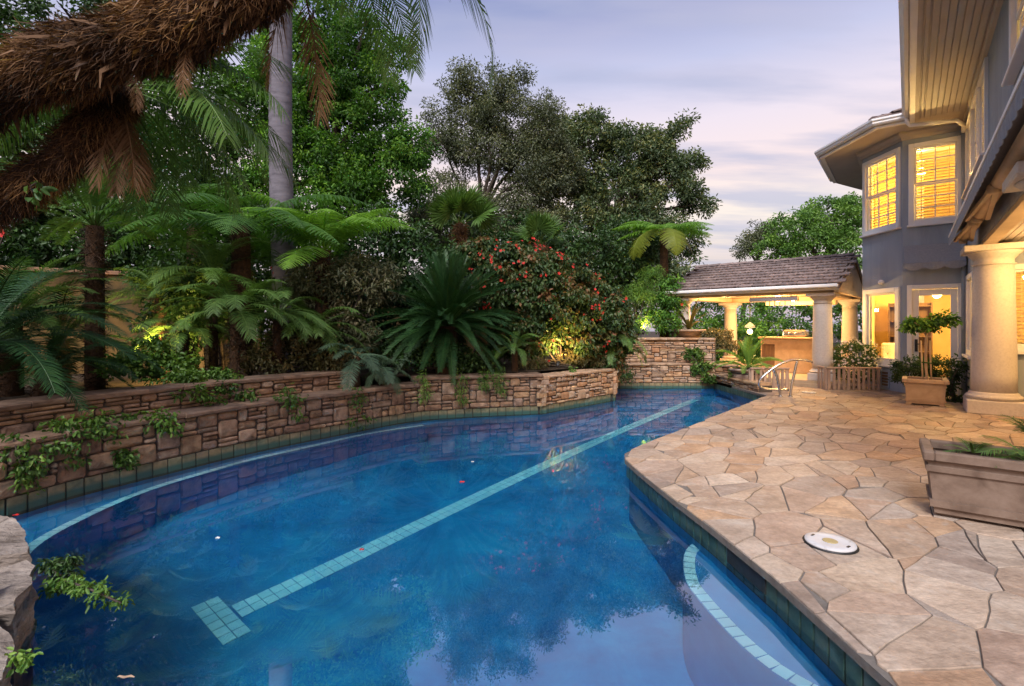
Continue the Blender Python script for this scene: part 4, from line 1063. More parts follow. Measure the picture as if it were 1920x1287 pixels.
while x < a1 - .1: mesh_obj('ridge_tile', rme, proof, P_(x + .2, PD / 2, RI + .04)); x += .38
# gable infill, barge boards, ceiling
for a in (-OE + .03, PL + OE - .08):
    m = MB(); V = [P_(a, -OV + .12, EZ - .04), P_(a, PD + OV - .12, EZ - .04), P_(a, PD / 2, RI - .12)]
    m.add(V, [(0, 1, 2)]); m.add([v + PA * .05 for v in V], [(0, 2, 1)]); m.build('gable_panel', M_GABLE, pav)
    m = MB(); m.bbox(P_(a + .026, PD / 2, EZ - .09), (.10, PD + OV * 2 - .3, .11), (PA, PB, Z)); m.build('gable_beam', M_GABLE, pav)
for a in (a0 - .012, a1 + .012):
    m = MB(); m.bar(P_(a, -OV, EZ - .02), P_(a, PD / 2, RI - .06), .024, .12); m.bar(P_(a, PD + OV, EZ - .02), P_(a, PD / 2, RI - .06), .024, .12); m.build('barge_board', M_ROOF, pav)
m = MB(); m.bbox(P_((a0 + a1) / 2, -OV + .11, EZ - .055), (a1 - a0, .02, .10), (PA, PB, Z)); m.build('fascia', M_WHITE, pav)
m = MB(); m.bbox(P_((a0 + a1) / 2, -OV - .02, EZ - .01), (a1 - a0, .10, .085), (PA, PB, Z), .02); m.build('gutter', M_WHITE, pav)
m = MB(); m.bbox(P_((a0 + a1) / 2, PD + OV + .02, EZ - .01), (a1 - a0, .10, .085), (PA, PB, Z), .02); m.build('gutter', M_WHITE, pav)
m = MB(); m.prism([P_(-.1, -.08, 0).xy, P_(-.1, PD + .08, 0).xy, P_(PL + .1, PD + .08, 0).xy, P_(PL + .1, -.08, 0).xy], 2.342, 2.358); m.build('ceiling', M_TAN, pav)
for a, b, pw in ((.9, 1.2, 105), (2.6, 1.2, 105), (1.7, 3.0, 105)):
    c = P_(a, b, 2.33); MB().lathe(c, [(.05, 0), (.07, .004), (.07, .012)], 16).build('downlight_lens', M_BULB, pav); lamp(c - Z * .45, pw, 'pavilion_light', (1, .58, .2), .05, pav)
# patio heaters hung under the beam
hl = P_(1.15, .35, 2.12)
ht = thing('patio_heater', 'long overhead patio heater with glowing reflector under the pavilion roof', 'heater', hl)
m = MB(); m.bbox(hl, (1.15, .16, .13), (PA, PB, Z), .02); m.build('housing', M_STEEL, ht)
m = MB(); m.bbox(hl - Z * .115 - PA * .1 , (.55, .10, .09), (PA, PB, Z), .01); m.build('reflector', M_HEAT, ht)
for k in (-.18, -.06, .06, .18): MB().bbox(hl - Z * .115 - PA * (.1 + k) - PB * .053, (.02, .008, .10), (PA, PB, Z)).build('guard_bar', M_DARKMETAL, ht)
for k in (-.4, .4): MB().tube([hl + PA * k + Z * .06, hl + PA * k + Z * .215], .01, 6).build('hanger', M_DARKMETAL, ht)
hl2 = P_(.55, 1.9, 2.06)
ht = thing('patio_heater', 'second copper-lit patio heater panel deeper under the pavilion roof', 'heater', hl2)
MB().bbox(hl2, (1.1, .20, .13), (PA, PB, Z), .02).build('housing', M_TAN, ht)
for k in (-.4, .4): MB().tube([hl2 + PA * k + Z * .06, hl2 + PA * k + Z * .27], .01, 6).build('hanger', M_DARKMETAL, ht)
# lantern
ll = px(1406, 622, 15.0)
ln = thing('hanging_lantern', 'small bright hanging lantern with grey cap under the pavilion', 'lantern', ll)
MB().lathe(ll + Z * .12, [(.02, .16), (.05, .13), (.14, .05), (.15, 0), (.05, -.01)][::-1], 18).build('cap', M_GREY, ln)
bulb(ln, ll, .075, 'globe', M_BULBW); lamp(ll - Z * .2, 40, 'lantern_light', (1, .7, .35), .06, ln)
MB().tube([ll + Z * .26, (ll.x, ll.y, 2.34)], .01, 6).build('chain', M_DARKMETAL, ln)
# bar counter
bc = P_(1.0, 1.75, PF)
bt = thing('bar_counter', 'tan stone outdoor bar counter under the pavilion', 'counter', bc)
MB().bbox(bc + Z * .46, (1.5, .7, .92), (PA, PB, Z), .015).build('counter_base', M_COUNTER, bt)
MB().bbox(bc + Z * .945, (1.62, .82, .05), (PA, PB, Z), .012).build('counter_top', M_PLANTER2, bt)
MB().bbox(bc + Z * .46 - PB * .355 + PA * .55, (.32, .02, .62), (PA, PB, Z)).build('cabinet_door', M_WOOD, bt)
g2 = P_(1.0, 2.0, PF + .97)
gr = thing('barbecue_grill', 'steel barbecue grill set on the bar counter', 'grill', g2)
MB().bbox(g2 + Z * .10, (.6, .4, .2), (PA, PB, Z), .05).build('hood', M_STEEL, gr); MB().tube([g2 + Z * .12 - PB * .23 - PA * .2, g2 + Z * .12 - PB * .23 + PA * .2], .012, 8).build('handle', M_STEEL, gr)
def stool(label, c, rot):
    a = Vector((math.cos(rot), math.sin(rot), 0)); b = Vector((-a.y, a.x, 0)); s_ = thing('bar_stool', label, 'stool', c)
    MB().bbox(c + Z * .70, (.38, .38, .04), (a, b, Z), .015).build('seat', M_WOOD, s_)
    for i in (-1, 1):
        for j in (-1, 1): MB().bar(c + a * (i * .16) + b * (j * .16) + Z * .69, c + a * (i * .19) + b * (j * .19), .03).build('leg', M_TAN, s_)
    for i in (-1, 1): MB().bar(c + a * (i * .16) + b * .17 + Z * .7, c + a * (i * .16) + b * .2 + Z * 1.08, .03).build('back_post', M_TAN, s_)
    MB().bar(c - a * .18 + b * .2 + Z * 1.05, c + a * .18 + b * .2 + Z * 1.05, .025, .09).build('backrest', M_WOOD, s_)
    for j in (-1, 1): MB().bar(c - a * .18 + b * (j * .18) + Z * .25, c + a * .18 + b * (j * .18) + Z * .25, .02).build('footrest', M_TAN, s_)
stool('bar stool with tan legs beside the counter near the front pavilion column', P_(.05, 1.0, PF), .6)
stool('bar stool at the far side of the pavilion counter', P_(-.05, 1.9, PF), 1.0)

# ------------------------------------------------------------------ low wooden screens
def screen(name, label, p, q, hgt, n_, ret=None):
    p, q = Vector(p), Vector(q); d = (q - p); L = d.length; d.normalize(); nn = Vector((-d.y, d.x, 0)); s_ = thing(name, label, 'screen', (p + q) / 2)
    ax = (d, nn, Z)
    MB().bbox((p + q) / 2 + Z * (hgt - .02), (L + .04, .07, .035), ax).build('top_rail', M_CEDAR, s_)
    MB().bbox((p + q) / 2 + Z * .12 + nn * .03, (L, .025, .05), ax).build('bottom_rail', M_CEDAR, s_)
    me = MB().bbox((0, 0, 0), (.058, .022, hgt - .045), ax, .004).mesh('slat', M_CEDAR)
    for i in range(n_): mesh_obj('slat', me, s_, p + d * (.03 + (L - .06) * i / (n_ - 1)) + Z * ((hgt - .045) / 2 + .004))
    for e in (p, q): MB().bbox(e + nn * .055 + Z * (hgt / 2 - .02), (.06, .06, hgt - .042), ax).build('post', M_CEDAR, s_)
    if ret:
        a = p + nn * ret
        MB().bbox((p + a) / 2 + nn * .09 + Z * (hgt - .02), (.05, ret - .13, .034), ax).build('side_rail', M_CEDAR, s_)
        me2 = MB().bbox((0, 0, 0), (.022, .055, hgt - .045), ax, .004).mesh('side_slat', M_CEDAR)
        for i in range(1, 4): mesh_obj('side_slat', me2, s_, p + nn * (ret * i / 3.2 + .02) + Z * ((hgt - .045) / 2 + .004))
screen('slatted_screen', 'low slatted wooden screen left of the pavilion step behind the steel handrail', gp(1408, 731), gp(1478, 732), .50, 9)
screen('slatted_screen', 'low slatted wooden screen in front of the white flowering bush', gp(1552, 732), gp(1650, 732.5), .52, 11, .35)

# ------------------------------------------------------------------ pool handrail
hb = px(1473, 744, 10.15)
rail = thing('pool_handrail', 'curved stainless steel pool handrail on two legs at the far deck corner', 'handrail', Vector((hb.x, hb.y, 0)))
HPX = [(1478, 731.5), (1450, 730.5), (1432, 728.5), (1424.5, 724), (1423.5, 717), (1429, 708), (1442, 697), (1456, 687), (1474, 678.5), (1492, 674.8), (1508, 675.5), (1523, 679.5)]
pts = catmull([tuple(px(x, y, 10.15 - .06 * (i / 11))) for i, (x, y) in enumerate(HPX)], 5)
MB().tube(pts, .024, 12).build('rail', M_STEEL, rail)
for pxs in (((1463.5, 744.5), (1461, 728), (1457, 708), (1451, 691)), ((1481.5, 745), (1484, 726), (1489, 702), (1495, 676))):
    MB().tube(catmull([tuple(px(x, y, 10.13)) for x, y in pxs], 4), .024, 12).build('leg', M_STEEL, rail)
    q = px(*pxs[0], 10.13); MB().lathe((q.x, q.y, 0.003), [(.05, 0), (.05, .008), (.03, .014)], 16).build('flange', M_STEEL, rail)

# ------------------------------------------------------------------ planters
def ring_box(m, c, ax, sx, sy, wall_, z0, z1):
    for k in (-1, 1):
        m.bbox(c + ax[0] * (k * (sx - wall_) / 2) + Z * ((z0 + z1) / 2), (wall_, sy, z1 - z0), ax, .01)
        m.bbox(c + ax[1] * (k * (sy - wall_) / 2) + Z * ((z0 + z1) / 2 + .0008), (sx - 2 * wall_ + .002, wall_, z1 - z0), ax, .01)
def trough(name, label, c, sx, sy, hgt, ax, mat, taper=.88, soil=.12, band=True):
    t = thing(name, label, 'planter', c)
    def tap(m, z0, z1, e0, e1):
        V = []
        for z, e in ((z0, e0), (z1, e1)):
            for i, j in ((-1, -1), (1, -1), (1, 1), (-1, 1)): V.append(c + ax[0] * (i * (sx / 2 * e)) + ax[1] * (j * (sy / 2 + sx / 2 * (e - 1))) + Z * z)
        m.add(V, [(0, 1, 5, 4), (1, 2, 6, 5), (2, 3, 7, 6), (3, 0, 4, 7)])
        return m
    r = hgt
    m = MB(); e = taper
    prof = [(.03, e), (r * .16, e + .005), (r * .16, e + .045), (r * .26, e + .05), (r * .26, e + .02), (r * .70, e + .055), (r * .70, e + .085), (r * .78, e + .09), (r * .79, e + .06), (r * .84, e + .075), (r * .86, e + .11)]
    for (za, ea), (zb, eb) in zip(prof, prof[1:]): tap(m, za, zb, ea, eb)
    V = [c + ax[0] * (i * (sx / 2 * e)) + ax[1] * (j * (sy / 2 + sx / 2 * (e - 1))) + Z * .03 for i, j in ((-1, -1), (1, -1), (1, 1), (-1, 1))]
    m.add(V, [(3, 2, 1, 0)]); m.build('box_body', mat, t)
    m = MB(); ring_box(m, c, ax, sx, sy, min(sx, sy) * .12, r * .855, r); m.build('rim', mat, t)
    for i in (-1, 1):
        for j in (-1, 1): MB().bbox(c + ax[0] * (i * sx * .36) + ax[1] * (j * (sy / 2 - sx * .12 - .01)) + Z * .017, (sx * .14, sy * .12, .034), ax).build('foot', mat, t)
    w_ = min(sx, sy) * .10
    m = MB(); m.add([c + ax[0] * (i * (sx / 2 - w_)) + ax[1] * (j * (sy / 2 - w_)) + Z * (r - soil) for i, j in ((-1, -1), (1, -1), (1, 1), (-1, 1))], [(0, 1, 2, 3)]); m.build('potting_soil', M_SOIL, t)
    m = MB()
    for k in (-1, 1):
        for s2, ax_a, ax_b, la, lb in ((k, ax[0], ax[1], sx, sy), (k, ax[1], ax[0], sy, sx)):
            q = c + ax_a * (s2 * (la / 2 - w_ + .004)); m.add([q + ax_b * (-(lb / 2 - w_)) + Z * (r - soil), q + ax_b * (lb / 2 - w_) + Z * (r - soil), q + ax_b * (lb / 2 - w_) + Z * (r * .86), q - ax_b * (lb / 2 - w_) + Z * (r * .86)], [(0, 1, 2, 3)])
    m.build('inner_wall', mat, t)
    return t
pa_ = Vector((.80, -.60, 0)); pb_ = Vector((.60, .80, 0))
fl = gp(1752, 969); PLC = Vector((fl.x, fl.y, 0)) + pa_ * .52 + pb_ * .22
trough('stone_planter', 'large brown rectangular stone planter box at the right edge of the deck', PLC, 1.18, .56, .50, (pa_, pb_, Z), M_PLANTER)
MB_div = MB(); MB_div.bbox(PLC + pa_ * .13 + Z * .43, (.07, .42, .13), (pa_, pb_, Z)); 
o = [k for k in bpy.data.objects if k.name.startswith('stone_planter')][0]; MB_div.build('divider', M_PLANTER, o)
sp = gp(1746, 762); SPC = Vector((sp.x + .10, sp.y + .26, 0))
ax45 = (-HOUSE_N, HOUSE_U, Z)
trough('stone_planter', 'square sandstone planter holding a small staked tree by the house', SPC, .66, .66, .47, ax45, M_PLANTER2, .80)
def pot(name, label, c, prof, mat, bands=None, bmat=None):
    t = thing(name, label, 'planter', c); MB().lathe(c, prof, 28).build('pot_body', mat, t)
    rr, zz = prof[-1]; MB().lathe(c, [(rr * 1.06, zz - .05), (rr * 1.08, zz - .02), (rr * 1.06, zz + .005), (rr * .9, zz + .003), (rr * .88, zz - .03), (.01, zz - .035)], 28).build('rim', mat, t)
    MB().lathe(c + Z * (zz + .004), [(rr * .86, 0), (.01, .015)], 20).build('potting_soil', M_SOIL, t)
    for z_ in bands or ():
        r_ = prof[0][0] + (prof[-1][0] - prof[0][0]) * z_ / zz; MB().lathe(c + Z * z_, [(r_ + .004, -.014), (r_ + .014, -.012), (r_ + .014, .012), (r_ + .004, .014)], 28).build('hoop', bmat, t)
    return t
BARREL = Vector((5.62, 11.85, .0)); 
pot('barrel_planter', 'wooden half-barrel planter holding a spiky cycad by the far pool corner', BARREL, [(.30, 0), (.36, .2), (.40, .42)], M_CEDAR, (.10, .32), M_DARKMETAL)
u0 = px(1292, 633, 13.9); URN = Vector((u0.x, u0.y, u0.z - .0))
pot('terracotta_bowl', 'wide stone bowl planter on top of the far stone wall', URN + Z * -.02, [(.22, 0), (.34, .10), (.42, .24)], M_PLANTER2)
# lava path light fixtures, three garden uplights
def uplight(label, loc, aim, power, spot=95):
    t = thing('garden_uplight', label, 'uplight', loc)
    a = (Vector(aim) - Vector(loc)).normalized(); b = Vector(loc) + Z * .06
    MB().tube([loc, b], .012, 8).build('stake', M_DARKMETAL, t)
    MB().tube([b - a * .04, b + a * .08], [.03, .045], 12).build('lamp_head', M_DARKMETAL, t)
    MB().tube([b + a * .08, b + a * .084], .038, 12).build('lens', M_BULBW, t)
    l = bpy.data.lights.new('uplight_beam', 'SPOT'); l.energy = power; l.color = (1.0, .62, .20); l.spot_size = rad(spot); l.spot_blend = .7; l.shadow_soft_size = .04
    o = bpy.data.objects.new('uplight_beam', l); link(o, t); o.location = b + a * .10 - ORG[t.name]; o.rotation_euler = (-a).to_track_quat('Z', 'Y').to_euler()
uplight('garden uplight glowing under the left shrubs against the yellow wall', px(296, 694, 6.9) , px(255, 560, 9.0), 320, 125)
uplight('garden uplight glowing under the red flowering bush', px(1046, 691, 9.84), px(1058, 620, 10.6), 190, 115)
uplight('garden uplight glowing above the far stone wall', px(1206, 628, 13.6), px(1212, 560, 14.3), 80, 120)
# ------------------------------------------------------------------ garden boundary wall
bw = thing('boundary_wall', 'yellow stucco garden boundary wall with brick cap behind the left planting', 'wall', (-8.1, 8.2, .5))
p, q = Vector((-14.0, 5.0, 0)), Vector((-5.6, 10.9, 0)); d = (q - p).normalized(); nn = Vector((-d.y, d.x, 0)); L = (q - p).length
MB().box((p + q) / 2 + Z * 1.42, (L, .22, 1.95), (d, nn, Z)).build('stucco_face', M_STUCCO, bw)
me = MB().bbox((0, 0, 0), (.205, .30, .075), (d, nn, Z), .008).mesh('cap_brick', M_BRICK)
k = 4.2
while k < L: mesh_obj('cap_brick', me, bw, p + d * k + Z * 2.435); k += .213
bw2 = thing('boundary_wall', 'shaded rear stretch of stucco boundary wall behind the tree ferns', 'wall', (-1.5, 12.3, .5))
p, q = Vector((-5.9, 12.6, 0)), Vector((2.2, 17.0, 0)); d = (q - p).normalized(); nn = Vector((-d.y, d.x, 0)); L = (q - p).length
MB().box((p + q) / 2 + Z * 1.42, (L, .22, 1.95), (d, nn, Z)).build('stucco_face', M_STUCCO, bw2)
MB().bbox((p + q) / 2 + Z * 2.43, (L, .3, .07), (d, nn, Z)).build('coping', M_BRICK, bw2)
# ------------------------------------------------------------------ foliage helpers
rng = np.random.default_rng(12)
def fast_mesh(name, V, quads, tints, mat, tri=False):
    me = bpy.data.meshes.new(name); nv, nf = len(V), len(quads); k = quads.shape[1]
    me.vertices.add(nv); me.vertices.foreach_set('co', V.astype(np.float32).ravel())
    me.loops.add(nf * k); me.loops.foreach_set('vertex_index', quads.astype(np.int32).ravel())
    me.polygons.add(nf); me.polygons.foreach_set('loop_start', np.arange(0, nf * k, k, dtype=np.int32)); me.polygons.foreach_set('loop_total', np.full(nf, k, dtype=np.int32))
    me.update(calc_edges=True)
    at = me.attributes.new('tint', 'FLOAT', 'POINT'); at.data.foreach_set('value', tints.astype(np.float32))
    me.materials.append(mat); return me
def unit(a): return a / np.maximum(np.linalg.norm(a, axis=1, keepdims=True), 1e-9)
def leaf_arrays(pos, dr, L, W, fold=.25, curl=.15, round_=True, tint=None, spread=.25):
    """leaves of six corners folded along the midrib"""
    n = len(pos); dr = unit(dr); r = rng.normal(size=(n, 3)); r[:, 2] += 1.2
    side = unit(np.cross(dr, r)); up = np.cross(side, dr)
    L = np.asarray(L).reshape(-1, 1) * np.ones((n, 1)); W = np.asarray(W).reshape(-1, 1) * np.ones((n, 1))
    b = pos; t = pos + dr * L - up * L * curl
    p1, p2 = (.30, .72) if round_ else (.25, .55)
    w1, w2 = (.46, .40) if round_ else (.5, .33)
    m1 = pos + dr * L * p1; m2 = pos + dr * L * p2 - up * L * curl * .45
    l1 = m1 + side * W * w1 + up * W * fold; r1 = m1 - side * W * w1 + up * W * fold
    l2 = m2 + side * W * w2 + up * W * fold; r2 = m2 - side * W * w2 + up * W * fold
    V = np.stack([b, l1, l2, t, r2, r1], 1).reshape(-1, 3); i = np.arange(n)[:, None] * 6
    Q = np.concatenate([i + np.array([[0, 3, 2, 1]]), i + np.array([[0, 5, 4, 3]])], 0)
    tv = rng.normal(.45, spread, n) if tint is None else tint
    return V, Q, np.repeat(np.clip(tv, 0, 1), 6)
def clumps(blobs, nclump, shell=.5, low=-.5):
    """clump centres through the outer part of ellipsoids"""
    vol = np.array([(b[1][0] * b[1][1] * b[1][2]) ** (2 / 3) for b in blobs]); vol = vol / vol.sum(); out = []
    for b, f in zip(blobs, vol):
        k = max(3, int(round(nclump * f))); d = unit(rng.normal(size=(k * 3, 3))); d = d[d[:, 2] > low][:k]
        rr = shell + (1 - shell) * rng.random((len(d), 1)) ** .7
        out.append(np.array(b[0]) + d * rr * np.array(b[1]))
    return np.concatenate(out)
def leaf_cloud(cl, per, cr, L, W, mat, name, parent, droop=.3, round_=True, flat=.75, centre=None, top_light_tint=.25, fold=.25):
    n = len(cl) * per; c = np.repeat(cl, per, 0); ct = np.repeat(rng.normal(0, .16, len(cl)), per)
    sc = np.repeat(rng.uniform(.7, 1.25, (len(cl), 1)), per, 0)
    o = rng.normal(size=(n, 3)); o = unit(o) * (rng.random((n, 1)) ** .5); o[:, 2] *= flat
    pos = c + o * cr * sc
    dr = o * 1.0 + rng.normal(size=(n, 3)) * .55; dr[:, 2] -= droop
    if centre is not None: dr += unit(pos - np.array(centre)) * .5
    tint = .42 + ct + rng.normal(0, .15, n) + o[:, 2] * top_light_tint  # upper leaves of each clump coloured lighter, light from above put into tint
    V, Q, T = leaf_arrays(pos, dr, L * rng.uniform(.65, 1.2, n), W * rng.uniform(.7, 1.2, n), round_=round_, tint=tint, fold=fold)
    org = np.array(ORG[parent.name]) if parent is not None else np.array(blob_org(cl))
    me = fast_mesh(name, V - org, Q, T, mat); ob = bpy.data.objects.new(name, me); link(ob, parent, None if parent is not None else org)
    if parent is None: ob.location = org
    return ob
def blob_org(cl): return (cl[:, 0].mean(), cl[:, 1].mean(), cl[:, 2].min())
def limb(m, a, b, r0, r1, seed, sag=.12, n=6):
    r = random.Random(seed); a, b = Vector(a), Vector(b); L = (b - a).length; pts = []
    off = Vector((r.uniform(-1, 1), r.uniform(-1, 1), r.uniform(0, 1))) * (L * sag)
    for i in range(n + 1):
        t = i / n; pts.append(a.lerp(b, t) + off * math.sin(math.pi * t) + Vector((r.uniform(-1, 1), r.uniform(-1, 1), 0)) * L * .012)
    m.tube(pts, [r0 + (r1 - r0) * (i / n) for i in range(n + 1)], 7)
def tree(name, label, cat, base, fork, blobs, nclump, per, cr, L, W, mat, r0=.16, bark=None, shell=.45, group=None, twigs=24, round_=True, low=-.6, droop=.3):
    t = thing(name, label, cat, base, group); m = MB(); base, fork = Vector(base), Vector(fork)
    limb(m, base - Z * .1, fork, r0, r0 * .75, 1, .05, 8)
    for i, b in enumerate(blobs): limb(m, fork - (fork - base).normalized() * .1, b[0], r0 * .6, r0 * .15, i + 5)
    cl = clumps(blobs, nclump, shell, low)
    for k in range(twigs):
        q = cl[rng.integers(len(cl))]; bi = min(range(len(blobs)), key=lambda i: (Vector(blobs[i][0]) - Vector(q)).length)
        limb(m, Vector(fork).lerp(Vector(blobs[bi][0]), rng.uniform(.4, .95)), q, r0 * .18, r0 * .04, k + 50, .08, 4)
    m.build('trunk', bark or M_BARK, t)
    leaf_cloud(cl, per, cr, L, W, mat, 'crown', t, round_=round_, droop=droop)
    return t

# ---- feather leaves -------------------------------------------------------
def frond_mesh(name, mat, L=1.2, rib=.75, elev=45, bend=70, n=34, ll=.30, lw=.022, fwd=55, lift=10, droop=.35, stem=.16, r=.012, prof='palm', sub=0, seed=1, twist=0, ragged=.1):
    """pinnate leaf along +X; leaflets as bent strips, or with sub > 0 pinnae cut into small leaflets"""
    rn = random.Random(seed); V, Q, T = [], [], []
    ns = 24; pts = []; p = Vector((0, 0, 0)); 
    for i in range(ns + 1):
        pts.append(p.copy()); a = rad(elev - bend * (i / ns) ** 1.25); p = p + Vector((math.cos(a), 0, math.sin(a))) * (L / ns)
    tang = lambda i: (pts[min(i + 1, ns)] - pts[max(i - 1, 0)]).normalized()
    def quad(a, b, c, d, tv):
        k = len(V); V.extend([a, b, c, d]); Q.append((k, k + 1, k + 2, k + 3)); T.extend([tv] * 4)
    Y = Vector((0, 1, 0))
    for i in range(ns):                                       # midrib
        a, b = pts[i], pts[i + 1]; ra, rb = r * (1 - .85 * i / ns), r * (1 - .85 * (i + 1) / ns); ta, tb = tang(i), tang(i + 1); ua, ub = Y.cross(ta), Y.cross(tb)
        quad(a - Y * ra, a + ua * -ra, b + ub * -rb, b - Y * rb, rib); quad(a + ua * -ra, a + Y * ra, b + Y * rb, b + ub * -rb, rib); quad(a + Y * ra, a - Y * ra, b - Y * rb, b + Y * rb, rib)
    for k in range(n):
        u = stem + (1 - stem) * (k + .5) / n; x = u * ns; i = min(int(x), ns - 1); f = x - i
        c = pts[i].lerp(pts[i + 1], f); t = tang(i).lerp(tang(i + 1), f).normalized(); up = t.cross(Y) * -1
        if up.z < 0 and abs(t.x) > .2: up = -up
        v = (u - stem) / (1 - stem)
        if prof == 'palm': s_ = min(1, .45 + 2.2 * v) * (1 - .62 * v ** 3)
        elif prof == 'fern': s_ = (math.sin(math.pi * (v * .93 + .07) ** .75)) ** .8 * 1.0
        else: s_ = min(1, .35 + 3 * v) * (1 - .72 * max(0, v - .35) ** 1.6 * 1.5)
        la = ll * max(.08, s_)
        for sd_ in (-1, 1):
            fa = rad(fwd * (.75 + .45 * v) if prof != 'fern' else fwd * (.3 + .8 * v)) + rn.uniform(-ragged, ragged); li = rad(lift) + rn.uniform(-ragged, ragged)
            d = (Y * sd_ * math.cos(fa) + t * math.sin(fa)) * math.cos(li) + up * math.sin(li); d.normalize()
            tv = .35 + .3 * v + rn.uniform(-.15, .15); l2 = la * rn.uniform(.88, 1.08)
            down = Vector((0, 0, -1)); q0 = c; q1 = c + d * l2 * .5 + down * l2 * droop * .16; q2 = c + d * l2 * .95 + down * l2 * droop * .62
            if not sub:
                w = lw * (.7 + .3 * s_); e = t - d * t.dot(d)
                e = e.normalized() if e.length > .01 else t; h = e.cross(d) * .0
                quad(q0 - e * w * .35, q0 + e * w * .35, q1 + e * w * .5, q1 - e * w * .5, tv); k2 = len(V)
                V.extend([q2 + e * w * .06, q2 - e * w * .06]); Q.append((k2 - 1, k2 - 2, k2, k2 + 1)); T.extend([tv + .08] * 2)
            else:
                mseg = max(3, int(sub * s_)); e = (t - d * t.dot(d)).normalized(); w = lw
                for j in range(mseg):
                    g_ = (j + .5) / mseg; qq = (q0.lerp(q1, g_ * 2) if g_ < .5 else q1.lerp(q2, g_ * 2 - 1)); dl = (q1 - q0 if g_ < .5 else q2 - q1).normalized()
                    pw = w * (1 - .75 * g_ ** 1.5) * (.6 + .4 * s_); st = l2 / mseg * .62
                    for s2 in (-1, 1):
                        tip = qq + e * (s2 * pw) + dl * pw * .35 + down * pw * .18
                        quad(qq - dl * st * .7, tip - dl * st * .35, tip + dl * st * .45, qq + dl * st * .7, tv + rn.uniform(-.06, .06))
    arr = np.array([tuple(v) for v in V])
    if twist:
        pass
    return fast_mesh(name, arr, np.array(Q), np.clip(np.array(T), 0, 1), mat)
def frond_set(name, mat, elevs, **kw): return [frond_mesh(name, mat, elev=e, bend=b, seed=i + 3, **kw) for i, (e, b) in enumerate(elevs)]
def crown_fronds(parent, c, meshes, n, seed, name='frond', scale=(.85, 1.1), az=(0, 360), weights=None, roll=8, order=True):
    r = random.Random(seed); out = []
    for i in range(n):
        a = rad(az[0] + (az[1] - az[0]) * (i + r.uniform(.1, .9)) / n) if order else rad(r.uniform(*az))
        me = r.choices(meshes, weights)[0]
        out.append(mesh_obj(name, me, parent, Vector(c) + Vector((math.cos(a), math.sin(a), 0)) * .03, (rad(r.uniform(-roll, roll)), rad(r.uniform(-roll, roll)), a), r.uniform(*scale)))
    return out
def one_frond(parent, c, me, az, scale=1.0, tilt=0, roll=0, name='frond'):
    return mesh_obj(name, me, parent, c, Matrix.Rotation(rad(az), 3, 'Z') @ Matrix.Rotation(rad(-tilt), 3, 'Y') @ Matrix.Rotation(rad(roll), 3, 'X'), scale)
def fan_mesh(name, mat, R=.6, n=30, span=250, pet=.6, seed=1, w=.05, droop=.25):
    rn = random.Random(seed); V, Q, T = [], [], []
    def quad(*a, tv=.5):
        k = len(V); V.extend(a); Q.append((k, k + 1, k + 2, k + 3)); T.extend([tv] * 4)
    quad(Vector((0, -.01, 0)), Vector((0, .01, 0)), Vector((pet, .007, .0)), Vector((pet, -.007, 0)), tv=.7); quad(Vector((0, 0, -.012)), Vector((0, 0, .012)), Vector((pet, 0, .008)), Vector((pet, 0, -.008)), tv=.7)
    o = Vector((pet, 0, 0))
    for i in range(n):
        a = rad(-span / 2 + span * (i + .5) / n) + rn.uniform(-.03, .03); d = Vector((math.cos(a), math.sin(a), .12 * math.cos(a * 2)))
        d.normalize(); e = Vector((-d.y, d.x, 0)); R2 = R * (.80 + .2 * math.cos(a)) * rn.uniform(.9, 1.05); hi = Vector((0, 0, 1)); f = hi * w * .25 * (1 if i % 2 else -1)
        p1 = o + d * R2 * .55; p2 = o + d * R2 * .95 - hi * R2 * droop * rn.uniform(.1, .5); tv = .4 + rn.uniform(-.18, .25)
        quad(o, o + e * .004, p1 + e * w * .5 + f, p1 - e * w * .5 - f, tv=tv); quad(p1 - e * w * .5 - f, p1 + e * w * .5 + f, p2 + e * .004, p2 - e * .004, tv=tv)
    return fast_mesh(name, np.array([tuple(v) for v in V]), np.array(Q), np.clip(np.array(T), 0, 1), mat)
def fibres(name, path, rads, n, L, w, mat, parent, down=.7, out=.5, along=.3, kind='stuff'):
    """loose fibres lying on a trunk"""
    P = [np.array(tuple(p)) for p in path]; m = len(P) - 1; s = rng.random(n) * m; i = np.minimum(s.astype(int), m - 1); f = (s - i)[:, None]
    A = np.array(P); c = A[i] * (1 - f) + A[i + 1] * f; t = unit(A[i + 1] - A[i]); rr = np.array(rads); r_ = (rr[i] * (1 - f[:, 0]) + rr[i + 1] * f[:, 0])[:, None]
    v = rng.normal(size=(n, 3)); v = unit(v - t * (v * t).sum(1, keepdims=True)); pos = c + v * r_ * rng.uniform(.8, 1.05, (n, 1))
    patch = np.array([noise.noise(Vector(q * 2.6)) for q in c + v * .4])
    d0 = unit(v * out - t * along + rng.normal(size=(n, 3)) * .35 + np.array([0, 0, -down * .5])); LL = (L * rng.uniform(.4, 1.3, (n, 1)))
    p1 = pos + d0 * LL * .5; d1_ = unit(d0 + np.array([0, 0, -down]) + rng.normal(size=(n, 3)) * .3); p2 = p1 + d1_ * LL * .5
    e = unit(np.cross(d0, rng.normal(size=(n, 3)))) * w
    V = np.stack([pos - e, pos + e, p1 + e * .8, p1 - e * .8, p2 + e * .25, p2 - e * .25], 1).reshape(-1, 3); k = np.arange(n)[:, None] * 6
    Q = np.concatenate([k + np.array([[0, 1, 2, 3]]), k + np.array([[3, 2, 4, 5]])], 0)
    T = np.repeat(np.clip(.42 + patch * .55 + rng.normal(0, .2, n), 0, 1), 6)
    me = fast_mesh(name, V - np.array(ORG[parent.name]), Q, T, mat); o = bpy.data.objects.new(name, me); link(o, parent); o['kind'] = kind; return o

